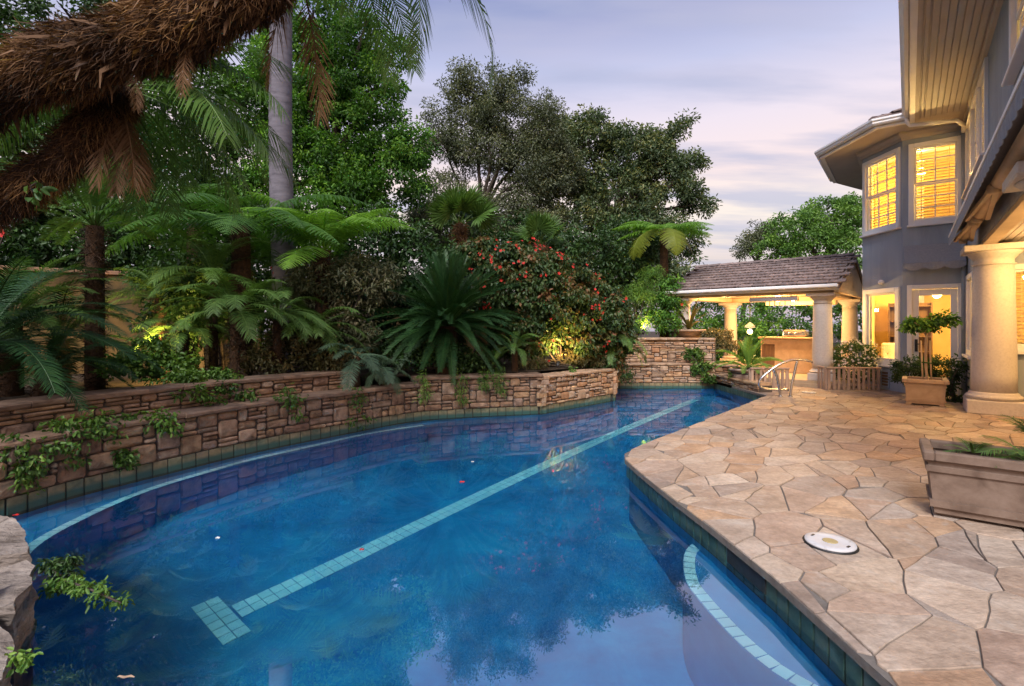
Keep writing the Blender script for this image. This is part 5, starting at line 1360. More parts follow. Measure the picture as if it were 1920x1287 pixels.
# ------------------------------------------------------------------ far trees and hedges
def B(x, y, Y, rx, ry, rz): return (tuple(px(x, y, Y)), (rx, ry, rz))
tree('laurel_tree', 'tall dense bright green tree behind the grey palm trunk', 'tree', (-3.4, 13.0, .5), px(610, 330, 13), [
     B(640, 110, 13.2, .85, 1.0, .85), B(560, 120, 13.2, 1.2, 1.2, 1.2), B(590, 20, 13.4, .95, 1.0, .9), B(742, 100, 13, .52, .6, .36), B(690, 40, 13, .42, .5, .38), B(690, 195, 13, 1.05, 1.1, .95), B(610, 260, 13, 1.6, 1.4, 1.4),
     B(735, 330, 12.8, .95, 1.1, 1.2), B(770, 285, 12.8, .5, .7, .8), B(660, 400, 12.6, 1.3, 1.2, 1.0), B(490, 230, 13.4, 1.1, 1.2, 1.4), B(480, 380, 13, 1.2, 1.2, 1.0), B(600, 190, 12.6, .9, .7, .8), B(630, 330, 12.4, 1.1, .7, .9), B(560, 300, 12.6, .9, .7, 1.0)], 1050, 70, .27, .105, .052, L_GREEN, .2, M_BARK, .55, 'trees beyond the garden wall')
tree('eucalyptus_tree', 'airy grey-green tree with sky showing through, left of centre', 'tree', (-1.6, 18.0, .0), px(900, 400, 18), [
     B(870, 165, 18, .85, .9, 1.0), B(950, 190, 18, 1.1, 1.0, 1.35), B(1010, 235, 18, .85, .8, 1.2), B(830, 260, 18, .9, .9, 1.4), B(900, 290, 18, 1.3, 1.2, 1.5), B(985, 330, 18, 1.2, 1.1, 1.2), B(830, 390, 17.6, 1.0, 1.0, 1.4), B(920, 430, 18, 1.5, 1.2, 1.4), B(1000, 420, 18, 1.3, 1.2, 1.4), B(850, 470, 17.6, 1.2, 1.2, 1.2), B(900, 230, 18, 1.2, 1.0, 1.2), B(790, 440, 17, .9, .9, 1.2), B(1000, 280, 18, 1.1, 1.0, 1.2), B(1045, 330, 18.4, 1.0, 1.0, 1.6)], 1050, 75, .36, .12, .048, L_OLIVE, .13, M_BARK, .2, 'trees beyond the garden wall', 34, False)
tree('ficus_tree', 'broad dark ficus tree with a pointed top branch over the pavilion side', 'tree', (4.0, 19.5, .0), px(1150, 440, 19.5), [
     B(1100, 265, 19.5, 1.35, 1.3, 1.1), B(1050, 270, 19.5, 1.0, 1.0, 1.1), B(1180, 290, 19.5, 1.5, 1.4, 1.0), B(1060, 340, 19.5, 1.4, 1.4, 1.4), B(1165, 360, 19.3, 1.8, 1.5, 1.3), B(1245, 350, 19.5, 1.3, 1.2, 1.3), B(1270, 245, 19.5, .42, .5, .30), B(1288, 225, 19.5, .22, .3, .22), B(1225, 270, 19.5, .8, .7, .6),
     B(1300, 385, 19.5, .65, .8, .6), B(1290, 310, 19.5, .6, .6, .5), B(1080, 430, 19, 1.6, 1.4, 1.1), B(1190, 440, 19, 1.8, 1.5, 1.1), B(1260, 460, 19, 1.2, 1.2, .9), B(1240, 300, 19.5, .8, .8, .6), B(1130, 520, 18.5, 1.8, 1.2, 1.4), B(1040, 500, 18.5, 1.4, 1.2, 1.3), B(1230, 530, 18.5, 1.4, 1.2, 1.2)], 1250, 56, .36, .15, .062, L_FICUS, .25, M_BARK, .5, 'trees beyond the garden wall', 40)
tree('eucalyptus_tree', 'small sparse grey tree beyond the pavilion roof', 'tree', (12.5, 27, 0), px(1420, 490, 27), [B(1418, 455, 27, .95, .9, 1.1), B(1398, 470, 27, .55, .6, .8), B(1440, 440, 27, .6, .6, .7)], 90, 40, .36, .16, .06, L_OLIVE, .14, M_BARK, .25, 'trees beyond the pavilion', 20, False)
tree('camphor_tree', 'bright green leafy tree between the pavilion roof and the turret', 'tree', (16.0, 25.5, 0), px(1545, 500, 25.5), [B(1500, 440, 25, 1.7, 1.5, 1.3), B(1560, 410, 25.5, 1.7, 1.5, 1.2), B(1600, 430, 26, 1.8, 1.5, 1.6), B(1460, 475, 25, 1.1, 1.2, .9), B(1540, 480, 25, 2.2, 1.6, 1.4), B(1590, 395, 26, .9, .9, .7)], 330, 60, .36, .15, .075, L_LIGHT, .25, M_BARK, .55, 'trees beyond the pavilion')
def hedge(name, label, blobs, n, per, cr, L, W, mat, z=None, group=None):
    base = blobs[len(blobs) // 2][0]; t = thing(name, label, 'hedge', (base[0], base[1], .5 if z is None else z), group)
    cl = clumps(blobs, n, .5, -.9); m = MB()
    for i, b in enumerate(blobs): limb(m, (b[0][0], b[0][1], -.05 if z is None else z - .05), b[0], .06, .02, i, .05)
    m.build('stem', M_BARK, t); leaf_cloud(cl, per, cr, L, W, mat, 'foliage', t)
hedge('tall_hedge', 'dark clipped hedge behind the pavilion', [((8.0 + i * 1.6, 22.0 - i * .7, 1.5), (1.5, 1.0, 1.9)) for i in range(6)], 330, 50, .3, .13, .07, L_GREEN, 0)
hedge('tall_hedge', 'lit hedge seen between the pavilion columns', [((7.2 + i * 1.5, 19.6 - i * .35, .8), (1.2, .8, 1.2)) for i in range(3)], 160, 50, .26, .12, .06, L_GREEN, 0)
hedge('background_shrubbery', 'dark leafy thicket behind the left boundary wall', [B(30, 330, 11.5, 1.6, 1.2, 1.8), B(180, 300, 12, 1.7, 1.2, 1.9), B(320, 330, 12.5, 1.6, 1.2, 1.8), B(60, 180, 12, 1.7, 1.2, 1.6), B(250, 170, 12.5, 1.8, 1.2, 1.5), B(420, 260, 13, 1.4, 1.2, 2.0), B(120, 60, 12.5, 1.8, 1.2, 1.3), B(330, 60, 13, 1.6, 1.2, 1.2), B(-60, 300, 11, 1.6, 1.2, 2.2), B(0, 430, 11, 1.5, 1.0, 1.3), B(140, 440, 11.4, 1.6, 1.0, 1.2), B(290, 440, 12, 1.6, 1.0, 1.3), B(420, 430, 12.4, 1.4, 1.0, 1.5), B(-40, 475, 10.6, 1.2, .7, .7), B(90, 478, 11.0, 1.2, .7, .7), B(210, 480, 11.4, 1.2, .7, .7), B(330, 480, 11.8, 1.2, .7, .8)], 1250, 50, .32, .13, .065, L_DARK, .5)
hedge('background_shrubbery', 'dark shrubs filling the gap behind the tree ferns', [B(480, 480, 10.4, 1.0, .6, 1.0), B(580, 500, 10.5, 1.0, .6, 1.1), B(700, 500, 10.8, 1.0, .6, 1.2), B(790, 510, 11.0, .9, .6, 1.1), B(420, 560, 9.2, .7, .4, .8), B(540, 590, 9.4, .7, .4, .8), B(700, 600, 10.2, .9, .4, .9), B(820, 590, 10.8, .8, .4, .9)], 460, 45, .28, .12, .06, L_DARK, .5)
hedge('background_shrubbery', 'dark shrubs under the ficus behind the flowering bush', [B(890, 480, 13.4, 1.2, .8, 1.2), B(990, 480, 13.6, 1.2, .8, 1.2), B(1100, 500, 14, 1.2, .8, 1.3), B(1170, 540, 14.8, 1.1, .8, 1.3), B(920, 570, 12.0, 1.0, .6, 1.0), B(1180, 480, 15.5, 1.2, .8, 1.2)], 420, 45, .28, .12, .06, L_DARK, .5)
hedge('background_shrubbery', 'dark shrub against the shaded wall right of the dark palm trunk', [B(330, 590, 8.3, .5, .4, .8), B(380, 560, 8.4, .5, .4, .8), B(300, 520, 8.8, .4, .4, .5)], 90, 40, .2, .10, .05, L_DARK, .5)

# ------------------------------------------------------------------ palms
# king palm: tall ringed grey trunk
kb = px(534, 500, 9.3); kp = thing('king_palm', 'tall palm with smooth ringed grey trunk rising out of the picture', 'palm', (kb.x, kb.y, .5))
m = MB(); zs = [.5 + .05 * i for i in range(190)]; rr = [(.215 - .0035 * (z - .5) + (.006 if i % 3 == 0 else 0) + .07 * max(0, 1 - (z - .5) / .5) ** 2) for i, z in enumerate(zs)]
m.tube([(kb.x - .012 * z + .02 * math.sin(z), kb.y, z) for z in zs], rr, 28); m.build('trunk', M_GREYBARK, kp)
me_king = frond_set('frond', L_PALM, [(60, 100), (35, 100), (5, 80)], L=2.6, n=46, ll=.55, lw=.04, fwd=40, lift=-15, droop=.8)
crown_fronds(kp, (kb.x - .1, kb.y, 10.0), me_king, 12, 5)
# leaning date palm across the top left, shaggy fibre trunk, crown above the picture
AP = [(-5.9, 4.3, .5), (-5.5, 4.15, 1.5), (-4.7, 3.95, 2.35)] + [tuple(px(x, y, Y)) for x, y, Y in ((-90, 215, 3.75), (60, 140, 3.65), (200, 92, 3.6), (330, 48, 3.6), (450, -15, 3.7), (530, -90, 3.8), (596, -185, 3.95))]
AP = catmull(AP, 5); ap = thing('leaning_palm', 'leaning shaggy brown palm trunk across the top left corner', 'palm', AP[0])
ar = [.165 + .06 * min(1, i / 34) + .02 * math.sin(i * .9) for i in range(len(AP))]
MB().tube(AP, [r_ * .92 for r_ in ar], 18).build('trunk', M_FIBRE_CORE, ap)
fibres('fibre_skirt', AP, ar, 30000, .115, .003, L_FIBRE, ap, .35, .4, .7)
fibres('boot_stub', AP[8:], ar[8:], 700, .13, .010, L_FIBRE, ap, .2, .8, .4)
fibres('leaf_base', AP[8:], [r_ * 1.02 for r_ in ar[8:]], 260, .19, .016, L_BROWN, ap, .5, .3, .8)
me_date = frond_set('frond', L_PALM, [(55, 110), (25, 105), (-5, 90), (-35, 60)], L=2.3, n=60, ll=.40, lw=.018, fwd=42, lift=5, droop=.75, r=.016)
top = Vector(AP[-1])
crown_fronds(ap, top, me_date, 10, 8, az=(70, 190), scale=(.8, .95), weights=[1, .5, 0, 0])
for az, me, s_, tl in ((-2, 2, .98, -4), (-22, 2, .80, -14), (8, 0, 1.0, 0), (40, 0, .95, 0), (-50, 1, .8, 5)): one_frond(ap, top, me_date[me], az, s_, tl)
me_dead = frond_set('dead_frond', L_BROWN, [(-55, 40), (-70, 20)], L=1.3, n=44, ll=.30, lw=.014, fwd=50, lift=-10, droop=.7, ragged=.25)
one_frond(ap, px(566, -40, 3.95), me_dead[1], 70, .8, name='dead_frond'); one_frond(ap, px(556, -60, 3.95), me_dead[1], 200, .75, name='dead_frond')
for k_, (i_, az, s_) in enumerate(((31, -80, .34), (27, -40, .28))):
    one_frond(ap, Vector(AP[i_]) - Z * (ar[i_] * .75), me_dead[k_ % 2], az, s_, -5, name='dead_frond')
# second trunk of the clump, with dead fronds below its crown
BP = catmull([(-5.6, 4.9, .5), tuple(px(-120, 470, 4.25)), tuple(px(-20, 395, 4.15)), tuple(px(60, 342, 4.1)), tuple(px(135, 285, 4.05)), tuple(px(195, 215, 4.05)), tuple(px(225, 165, 4.1))], 5)
bp = thing('date_palm', 'smaller shaggy palm trunk with hanging brown dead fronds under the leaning trunk', 'palm', BP[0])
br_ = [.13 + .01 * math.sin(i) for i in range(len(BP))]
MB().tube(BP, br_, 14).build('trunk', M_FIBRE_CORE, bp); fibres('fibre_skirt', BP, [r_ * 1.1 for r_ in br_], 9000, .10, .003, L_FIBRE, bp, .5, .6, .3); fibres('fibre_collar', BP[22:], [.15] * len(BP[22:]), 2200, .10, .003, L_FIBRE, bp, .8, .6, .3)
bt_ = Vector(BP[-1]); me_dp = frond_set('frond', L_PALM, [(50, 95), (25, 85), (5, 70), (-15, 55)], L=1.55, n=54, ll=.34, lw=.014, fwd=42, lift=0, droop=.8)
crown_fronds(bp, bt_, me_dp, 12, 21, az=(40, 200), scale=(.8, 1.0))
for az, k, s_ in ((-8, 1, 1.05), (10, 0, 1.0), (-25, 2, 1.0), (22, 2, 1.0), (40, 1, .95), (-3, 2, .95), (5, 3, .85)): one_frond(bp, bt_, me_dp[k], az, s_)
for az, k, s_, tl in ((-35, 0, .62, 5), (-60, 1, .6, 0), (-5, 0, .55, 0), (-95, 1, .58, 4), (-20, 1, .62, 8)): one_frond(bp, bt_ - Z * .14, me_dead[k], az, s_, tl, name='dead_frond')

# trunked cycads / tree ferns
def trunked(name, label, cat, c, zc, rt, mat_tr, meshes, n, seed, scale=(.85, 1.1), weights=None, fib=1500, zb=.5, lean=0, name_f='frond'):
    base = Vector((c[0] - lean, c[1], zb)); t = thing(name, label, cat, base); top_ = Vector((c[0], c[1], zc)); P = [base.lerp(top_, i / 8) - Z * (.04 if i == 0 else 0) for i in range(9)]
    MB().tube(P, [rt * (1.1 - .15 * i / 8) for i in range(9)], 12).build('trunk', mat_tr, t)
    if fib: fibres('trunk_fibre', P, [rt * 1.05] * 9, fib, .11, .005, L_DFIB, t, .4, .5, -.3)
    crown_fronds(t, top_, meshes, n, seed, name_f, scale, weights=weights); return t
me_cy = frond_set('frond', L_PALM, [(82, 40), (68, 50), (50, 60), (28, 60)], L=1.45, n=60, ll=.22, lw=.016, fwd=38, lift=18, droop=.25, stem=.22)
q = px(178, 425, 6.7); trunked('trunk_cycad', 'dark fibrous-trunked cycad with upswept fronds against the yellow wall', 'cycad', q, q.z, .105, M_FIBRE_CORE, me_cy, 26, 3, (.8, 1.05))
FK = dict(L=1.9, n=34, ll=.48, lw=.030, fwd=18, lift=-4, droop=.45, prof='fern', sub=20, stem=.14, r=.014)
me_tf = frond_set('frond', L_FERN, [(62, 70), (42, 72), (24, 62), (6, 52), (52, 80)], **FK)
q = px(606, 470, 8.7); trunked('tree_fern', 'bright lime green tree fern beside the grey palm trunk', 'tree fern', q, q.z, .13, M_FIBRE_CORE, me_tf, 15, 31, (.82, 1.02), fib=900)
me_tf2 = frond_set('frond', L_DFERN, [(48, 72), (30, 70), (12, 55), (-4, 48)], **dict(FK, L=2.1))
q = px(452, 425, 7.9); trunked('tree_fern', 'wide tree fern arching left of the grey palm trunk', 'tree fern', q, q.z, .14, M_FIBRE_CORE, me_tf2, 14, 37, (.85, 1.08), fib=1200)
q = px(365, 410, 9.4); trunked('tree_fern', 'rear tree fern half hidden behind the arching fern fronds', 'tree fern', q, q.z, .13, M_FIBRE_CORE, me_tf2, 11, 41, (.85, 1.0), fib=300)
me_rf = frond_set('frond', L_FERN, [(38, 62), (22, 50), (10, 42)], **dict(FK, L=1.55, ll=.40)); me_rfy = frond_mesh('frond', L_YFERN, elev=5, bend=112, seed=8, **dict(FK, L=1.6, ll=.46, lw=.04)); me_rfd = frond_mesh('dead_frond', L_BROM, elev=-12, bend=75, seed=9, **dict(FK, L=1.2, ll=.25, droop=.9))
q = px(1245, 432, 14.3); rf = trunked('tree_fern', 'tree fern with yellow-green hanging frond above the far stone wall', 'tree fern', q, q.z, .12, M_FIBRE_CORE, me_rf, 5, 43, (.8, 1.0), fib=500)
for az, me, s_ in ((178, me_rf[1], 1.0), (2, me_rf[1], .95), (-88, me_rfy, .95), (-150, me_rfy, .95), (-20, me_rfd, .95), (-45, me_rfd, .8), (-8, me_rf[2], .9), (200, me_rfy, 1.0), (150, me_rf[0], .9), (60, me_rf[0], .9)): one_frond(rf, q, me, az, s_)
# pygmy date palms in the middle left
me_py = frond_set('frond', L_PALM, [(75, 90), (52, 95), (30, 85), (8, 65)], L=1.0, n=46, ll=.24, lw=.011, fwd=40, lift=8, droop=.5)
for lab, (x, y, Y), n_, sd_, sc in (('pygmy date palm with fine arching fronds left of the mixed shrub', (440, 585, 7.1), 26, 51, (.85, 1.1)), ('taller pygmy date palm rising behind its neighbour near the grey trunk', (400, 520, 7.6), 20, 52, (.85, 1.05)), ('small pygmy date palm in front of the grey palm trunk', (520, 590, 7.6), 22, 53, (.8, 1.05)), ('low pygmy date palm beside the uplit shrub', (345, 625, 7.2), 18, 54, (.6, .85)), ('pygmy date palm under the bright tree fern', (590, 620, 8.2), 20, 55, (.75, 1.0)), ('pygmy date palm in the shade behind the yellow wall end', (300, 560, 8.0), 20, 56, (.85, 1.1))):
    q = px(x, y, Y); trunked('pygmy_date_palm', lab, 'palm', q, q.z, .06, M_FIBRE_CORE, me_py, n_, sd_, sc, fib=500)
# cycads at the left edge
me_lc = frond_set('frond', L_CYCAD, [(70, 75), (45, 80), (22, 72), (2, 55)], L=1.6, n=70, ll=.24, lw=.013, fwd=38, lift=14, droop=.4)
me_lc2 = frond_set('frond', L_PALM, [(70, 70), (48, 78), (25, 70), (5, 55)], L=1.35, n=60, ll=.24, lw=.013, fwd=38, lift=10, droop=.4)
for lab, (x, y, Y), me, n_, sd_, sc in (('large dark cycad spilling over the wall at the left edge', (-40, 650, 4.9), me_lc, 40, 61, (.85, 1.1)), ('cycad with lighter fronds in front of the yellow wall at far left', (20, 600, 6.3), me_lc2, 36, 62, (.8, 1.1)), ('low cycad hanging its fronds over the stone wall on the left', (90, 690, 5.6), me_lc, 18, 63, (.55, .8)), ('dark cycad in front of the yellow wall between the two trunks', (110, 640, 6.9), me_lc, 26, 64, (.7, .95))):
    q = px(x, y, Y); trunked('cycad', lab, 'cycad', q, q.z, .12, M_FIBRE_CORE, me, n_, sd_, sc, fib=300)
# the big dark cycad over the straight wall
me_sg = frond_set('frond', L_CYCAD, [(85, 25), (66, 35), (46, 42), (24, 46), (2, 44), (-22, 34)], L=1.38, n=58, ll=.17, lw=.011, fwd=46, lift=22, droop=.10, stem=.12, r=.011, prof='cycad', ragged=.06, rib=1.0)
q = px(838, 612, 9.35); sg = trunked('sago_cycad', 'very large dark green cycad rosette hanging over the pool wall', 'cycad', q, q.z, .2, M_FIBRE_CORE, me_sg, 210, 71, (.84, 1.12), fib=300)
# blue-green and hanging small cycads
me_bl = frond_set('frond', L_BLUE, [(40, 80), (10, 75), (-20, 55)], L=.8, n=26, ll=.19, lw=.016, fwd=30, lift=5, droop=.4)
for lab, (x, y, Y), me, n_, sd_, sc in (('small blue-green cycad drooping over the wall where the tiers end', (668, 668, 8.0), me_bl, 16, 81, (.75, 1.0)), ('small blue-green palm spilling beside the drooping cycad', (715, 690, 8.25), me_bl, 12, 82, (.6, .85))):
    q = px(x, y, Y); trunked('small_cycad', lab, 'cycad', q, q.z, .06, M_FIBRE_CORE, me, n_, sd_, sc, fib=0)
me_hg = frond_set('frond', L_PALM, [(65, 95), (40, 110), (15, 95), (-10, 75)], L=.8, n=40, ll=.14, lw=.012, fwd=35, lift=5, droop=.5)
for lab, (x, y, Y), n_, sd_, sc in (('dark small palm drooping beside the uplight below the flowering bush', (965, 655, 9.6), 16, 83, (.75, 1.0)), ('dark drooping fern palm right of the flowering bush over the promontory end', (1150, 640, 11.2), 18, 84, (.9, 1.2))):
    q = px(x, y, Y); trunked('small_palm', lab, 'palm', q, q.z, .06, M_FIBRE_CORE, me_hg, n_, sd_, sc, fib=0)
# fan palms
fm = [fan_mesh('fan_leaf', L_PALM, .62, 32, 230, .55, i) for i in (1, 2)]
def fan_palm(label, c, n, seed, scale):
    t = thing('fan_palm', label, 'palm', (c.x, c.y, .5)); r = random.Random(seed)
    MB().tube([(c.x, c.y, .45), c], .10, 10).build('trunk', M_FIBRE_CORE, t); fibres('trunk_fibre', [Vector((c.x, c.y, c.z - .5)), c], [.12, .14], 600, .15, .006, L_BROWN, t, .6, .4, -.2)
    for i in range(n):
        a = 2.4 * i + r.uniform(-.2, .2); e = r.uniform(15, 85); mt = Matrix.Rotation(a, 3, 'Z') @ Matrix.Rotation(-rad(e), 3, 'Y') @ Matrix.Rotation(rad(r.uniform(-60, 60)), 3, 'X')
        mesh_obj('fan_leaf', r.choice(fm), t, c, mt, scale * r.uniform(.85, 1.05))
fan_palm('fan palm with spiky round leaves in front of the airy grey tree', px(862, 420, 12.0), 22, 5, .95)
fan_palm('fan palm with spiky round leaves above the red flowering bush', px(1012, 460, 12.3), 17, 6, .82)
# ------------------------------------------------------------------ shrubs
def shrub(name, label, base, blobs, n, per, cr, L, W, mat, flowers=None, cat='shrub', stems=6, shell=.55, low=-.7, round_=True, droop=.5, group=None, flat=.75, fl_up=.0):
    t = thing(name, label, cat, base, group); cl = clumps(blobs, n, shell, low); m = MB()
    for i in range(stems):
        q = cl[rng.integers(len(cl))]; limb(m, Vector(base) - Z * .03, q, .02, .006, i, .1)
    m.build('stem', M_BARK, t); leaf_cloud(cl, per, cr, L, W, mat, 'foliage', t, droop, round_, flat)
    if flowers:
        k, size, fm_ = flowers; me = MB(); pet = 5
        V, Fc = [(0, 0, 0)], []
        for i in range(pet):
            a = 2 * math.pi * i / pet
            for da, rr_, zz in ((-.5, .6, .25), (0, 1.0, .35), (.5, .6, .25)): V.append((math.cos(a + da) * rr_, math.sin(a + da) * rr_, zz))
            Fc.append((0, 1 + 3 * i, 2 + 3 * i, 3 + 3 * i))
        me.add(V, Fc); fme = me.mesh('flower', fm_); r = random.Random(k)
        q0 = None
        for i in range(k):
            for _ in range(12):
              bl = blobs[r.randrange(min(len(blobs), 4))]; o = Vector((r.uniform(-1, 1), -abs(r.gauss(.5, .4)), r.uniform(-.35, 1) * (.6 + .5 * fl_up))).normalized(); q = Vector(bl[0]) + Vector([o[j] * (bl[1][j] * 1.0 + cr * 1.0) for j in range(3)])
              if not any(sum(((q[j] - e[0][j]) / e[1][j]) ** 2 for j in range(3)) < 1.02 for e in blobs if e is not bl): break
            if q0 is not None and r.random() < .55: q = q0 + Vector((r.uniform(-.11, .11), r.uniform(-.06, .02), r.uniform(-.09, .09)))
            else: q0 = q
            mesh_obj('flower', fme, t, q, o.to_track_quat('Z', 'Y').to_matrix(), size * r.uniform(.7, 1.2))
    return t
shrub('flowering_shrub', 'large mounded shrub with reddish leaves and red flowers above the promontory', px(1050, 685, 10.6), [B(1010, 560, 10.5, 1.25, .8, 1.0), B(1090, 590, 10.9, .95, .8, .85), B(960, 510, 10.3, .75, .6, .5), B(1060, 632, 10.75, 1.0, .55, .5), B(930, 480, 10.4, .5, .5, .3), B(1130, 610, 11.2, .6, .6, .65), B(900, 470, 10.5, .4, .4, .25), B(970, 650, 10.5, .5, .35, .3), B(1120, 668, 11.1, .6, .4, .3), B(1150, 640, 11.6, .4, .4, .45)], 720, 56, .17, .095, .058, L_SHRUB, (140, .037, M_RED), fl_up=1.3, shell=.72, droop=.9)
shrub('leggy_shrub', 'grey-green narrow-leaved shrub with a few red flowers under the bright tree fern', px(640, 700, 8.8), [B(640, 545, 8.9, .85, .55, .62), B(690, 530, 9.0, .65, .5, .5), B(590, 520, 8.9, .5, .5, .45), B(640, 630, 8.8, .7, .5, .45)], 210, 36, .17, .11, .036, L_GREYSH, (4, .035, M_RED), shell=.5, round_=False)
shrub('leafy_shrub', 'brownish undergrowth between the pygmy palms and the cycad', px(600, 690, 8.3), [B(560, 660, 8.0, .6, .35, .35), B(620, 680, 8.1, .5, .35, .3), B(500, 680, 7.6, .45, .3, .22)], 110, 36, .14, .075, .035, L_BROM, shell=.5)
shrub('lit_shrub', 'leafy shrub lit yellow by the uplight on the left', px(290, 705, 6.6), [B(285, 668, 6.6, .33, .25, .30), B(330, 690, 6.6, .30, .2, .18), B(230, 690, 6.4, .32, .22, .2)], 70, 30, .11, .06, .042, L_IVY, shell=.35)
shrub('ground_cover', 'low leafy ground cover along the wall top at left', px(370, 712, 6.6), [B(330, 710, 6.3, .35, .15, .08), B(400, 706, 6.7, .35, .15, .08)], 40, 24, .09, .05, .035, L_IVY, shell=.2)
shrub('leafy_shrub', 'dark shrub below the large dark cycad on the wall', px(800, 690, 9.2), [B(760, 665, 9.0, .5, .3, .3), B(830, 670, 9.2, .6, .3, .3), B(900, 680, 9.4, .5, .3, .25)], 110, 36, .14, .07, .035, L_DARK, shell=.3)
shrub('leafy_shrub', 'dry brown-leaved undergrowth at the foot of the red flowering bush', px(1090, 690, 10.7), [B(1090, 672, 10.6, .5, .25, .2), B(1000, 684, 10.0, .35, .2, .12)], 60, 34, .13, .07, .022, L_BROM, shell=.3, round_=False)
shrub('columnar_shrub', 'tall dark leafy shrub beside the bowl planter at the pavilion edge', px(1258, 640, 14.0), [B(1258, 560, 14.0, .38, .35, .75), B(1250, 610, 13.9, .42, .35, .35), B(1225, 600, 13.9, .4, .3, .3)], 90, 40, .17, .09, .045, L_GREEN, (1, .05, M_RED), shell=.4)
shrub('feathery_shrub', 'feathery green plants lit from below above the far stone wall', px(1195, 632, 13.8), [B(1195, 560, 14.0, .5, .35, .5), B(1180, 610, 13.8, .5, .3, .3), B(1215, 520, 14.1, .35, .3, .3)], 110, 40, .2, .14, .016, L_LIGHT, shell=.3, round_=False)
shrub('flowering_shrub', 'round bush covered in small white flowers beside the pavilion column', px(1600, 735, 11.6), [B(1602, 668, 11.65, .46, .42, .33), B(1600, 695, 11.65, .48, .42, .28)], 120, 40, .11, .045, .026, L_DARK, (200, .028, M_WHITEFL), shell=.78, fl_up=1.0)
shrub('clipped_shrub', 'rounded clipped shrub behind the square sandstone planter', px(1720, 736, 10.3), [B(1712, 700, 10.1, .36, .34, .33), B(1760, 696, 10.0, .30, .3, .32)], 130, 44, .09, .045, .024, L_DARK, shell=.75)
shrub('climbing_plant', 'sprawling leafy twigs right of the square sandstone planter', px(1792, 762, 9.4), [B(1782, 735, 9.5, .14, .12, .24), B(1795, 690, 9.6, .08, .1, .25), B(1800, 755, 9.35, .16, .12, .08)], 30, 16, .12, .07, .035, L_DARK, shell=.2)
shrub('low_shrub', 'pink-tipped low shrub between the far stone wall and the pavilion', px(1350, 655, 13.6), [B(1340, 632, 13.6, .45, .3, .22), B(1360, 650, 13.4, .4, .3, .2)], 70, 34, .14, .07, .04, L_BROM, shell=.3)
shrub('trailing_ivy', 'clump of ivy hanging down the far stone wall', px(1318, 690, 12.7), [B(1315, 690, 12.75, .28, .08, .28), B(1300, 665, 12.9, .25, .1, .2), B(1328, 712, 12.7, .15, .08, .15)], 60, 30, .1, .06, .045, L_IVY, shell=.2)
shrub('trailing_ivy', 'leafy twigs over the stacked stones at the far pool corner', px(1380, 720, 12.0), [B(1378, 700, 12.0, .14, .1, .18), B(1384, 722, 11.8, .12, .1, .1)], 26, 22, .09, .055, .035, L_IVY, shell=.2)
# agave in the bowl, cycad in the barrel, sprouts in the big planter
def strap_mesh(name, mat, L, w, elev, bend, seed):
    V, Q, T = [], [], []; p = Vector((0, 0, 0)); n = 10; pts = []; Yv = Vector((0, 1, 0))
    for i in range(n + 1): pts.append(p.copy()); a = rad(elev - bend * i / n); p = p + Vector((math.cos(a), 0, math.sin(a))) * L / n
    for i in range(n + 1):
        u = i / n; ww = w * (min(1, .5 + 1.5 * u) * (1 - u ** 3) + .02); V += [pts[i] - Yv * ww / 2 + Z * ww * .3, pts[i], pts[i] + Yv * ww / 2 + Z * ww * .3]; T += [.35 + .3 * u] * 3
    for i in range(n): Q += [(3 * i, 3 * i + 1, 3 * i + 4, 3 * i + 3), (3 * i + 1, 3 * i + 2, 3 * i + 5, 3 * i + 4)]
    return fast_mesh(name, np.array([tuple(v) for v in V]), np.array(Q), np.array(T), mat)
ag = thing('bromeliad', 'sword-leaved plant with brownish leaves in the stone bowl', 'plant', URN + Z * .23)
crown_fronds(ag, URN + Z * .23, [strap_mesh('leaf', L_BROM, 1.0, .10, e, b, 1) for e, b in ((80, 30), (62, 45), (45, 55))], 17, 91, 'leaf', (.7, 1.05))
cb = thing('potted_cycad', 'green cycad with stiff upright fronds in the wooden half-barrel', 'cycad', BARREL + Z * .42)
crown_fronds(cb, BARREL + Z * .44, frond_set('frond', L_LIGHT, [(78, 40), (58, 55), (38, 60), (18, 55)], L=.80, n=26, ll=.14, lw=.020, fwd=40, lift=22, droop=.1, ragged=.05, prof='cycad'), 24, 92, 'frond', (.85, 1.1))
me_sp = frond_set('leaf', L_PALM, [(60, 60), (35, 60), (15, 50)], L=.30, n=18, ll=.11, lw=.008, fwd=40, lift=5, droop=.4)
for lab, (x, y, Y), n_, sd_, sc in (('small palm seedling sprouting inside the large stone planter', (1826, 848, 3.85), 9, 95, (.45, .8)), ('palm fronds hanging over the large planter at the right edge', (1935, 862, 3.62), 14, 96, (.8, 1.15)), ('small palm fronds poking in at the right edge above the planter', (1945, 800, 4.3), 9, 97, (.8, 1.1))):
    q = px(x, y, Y)
    if '97' in str(sd_): q = px(1945, 825, 4.15)
    t = thing('palm_seedling', lab, 'palm', q); crown_fronds(t, q, me_sp, n_, sd_, 'leaf', sc)
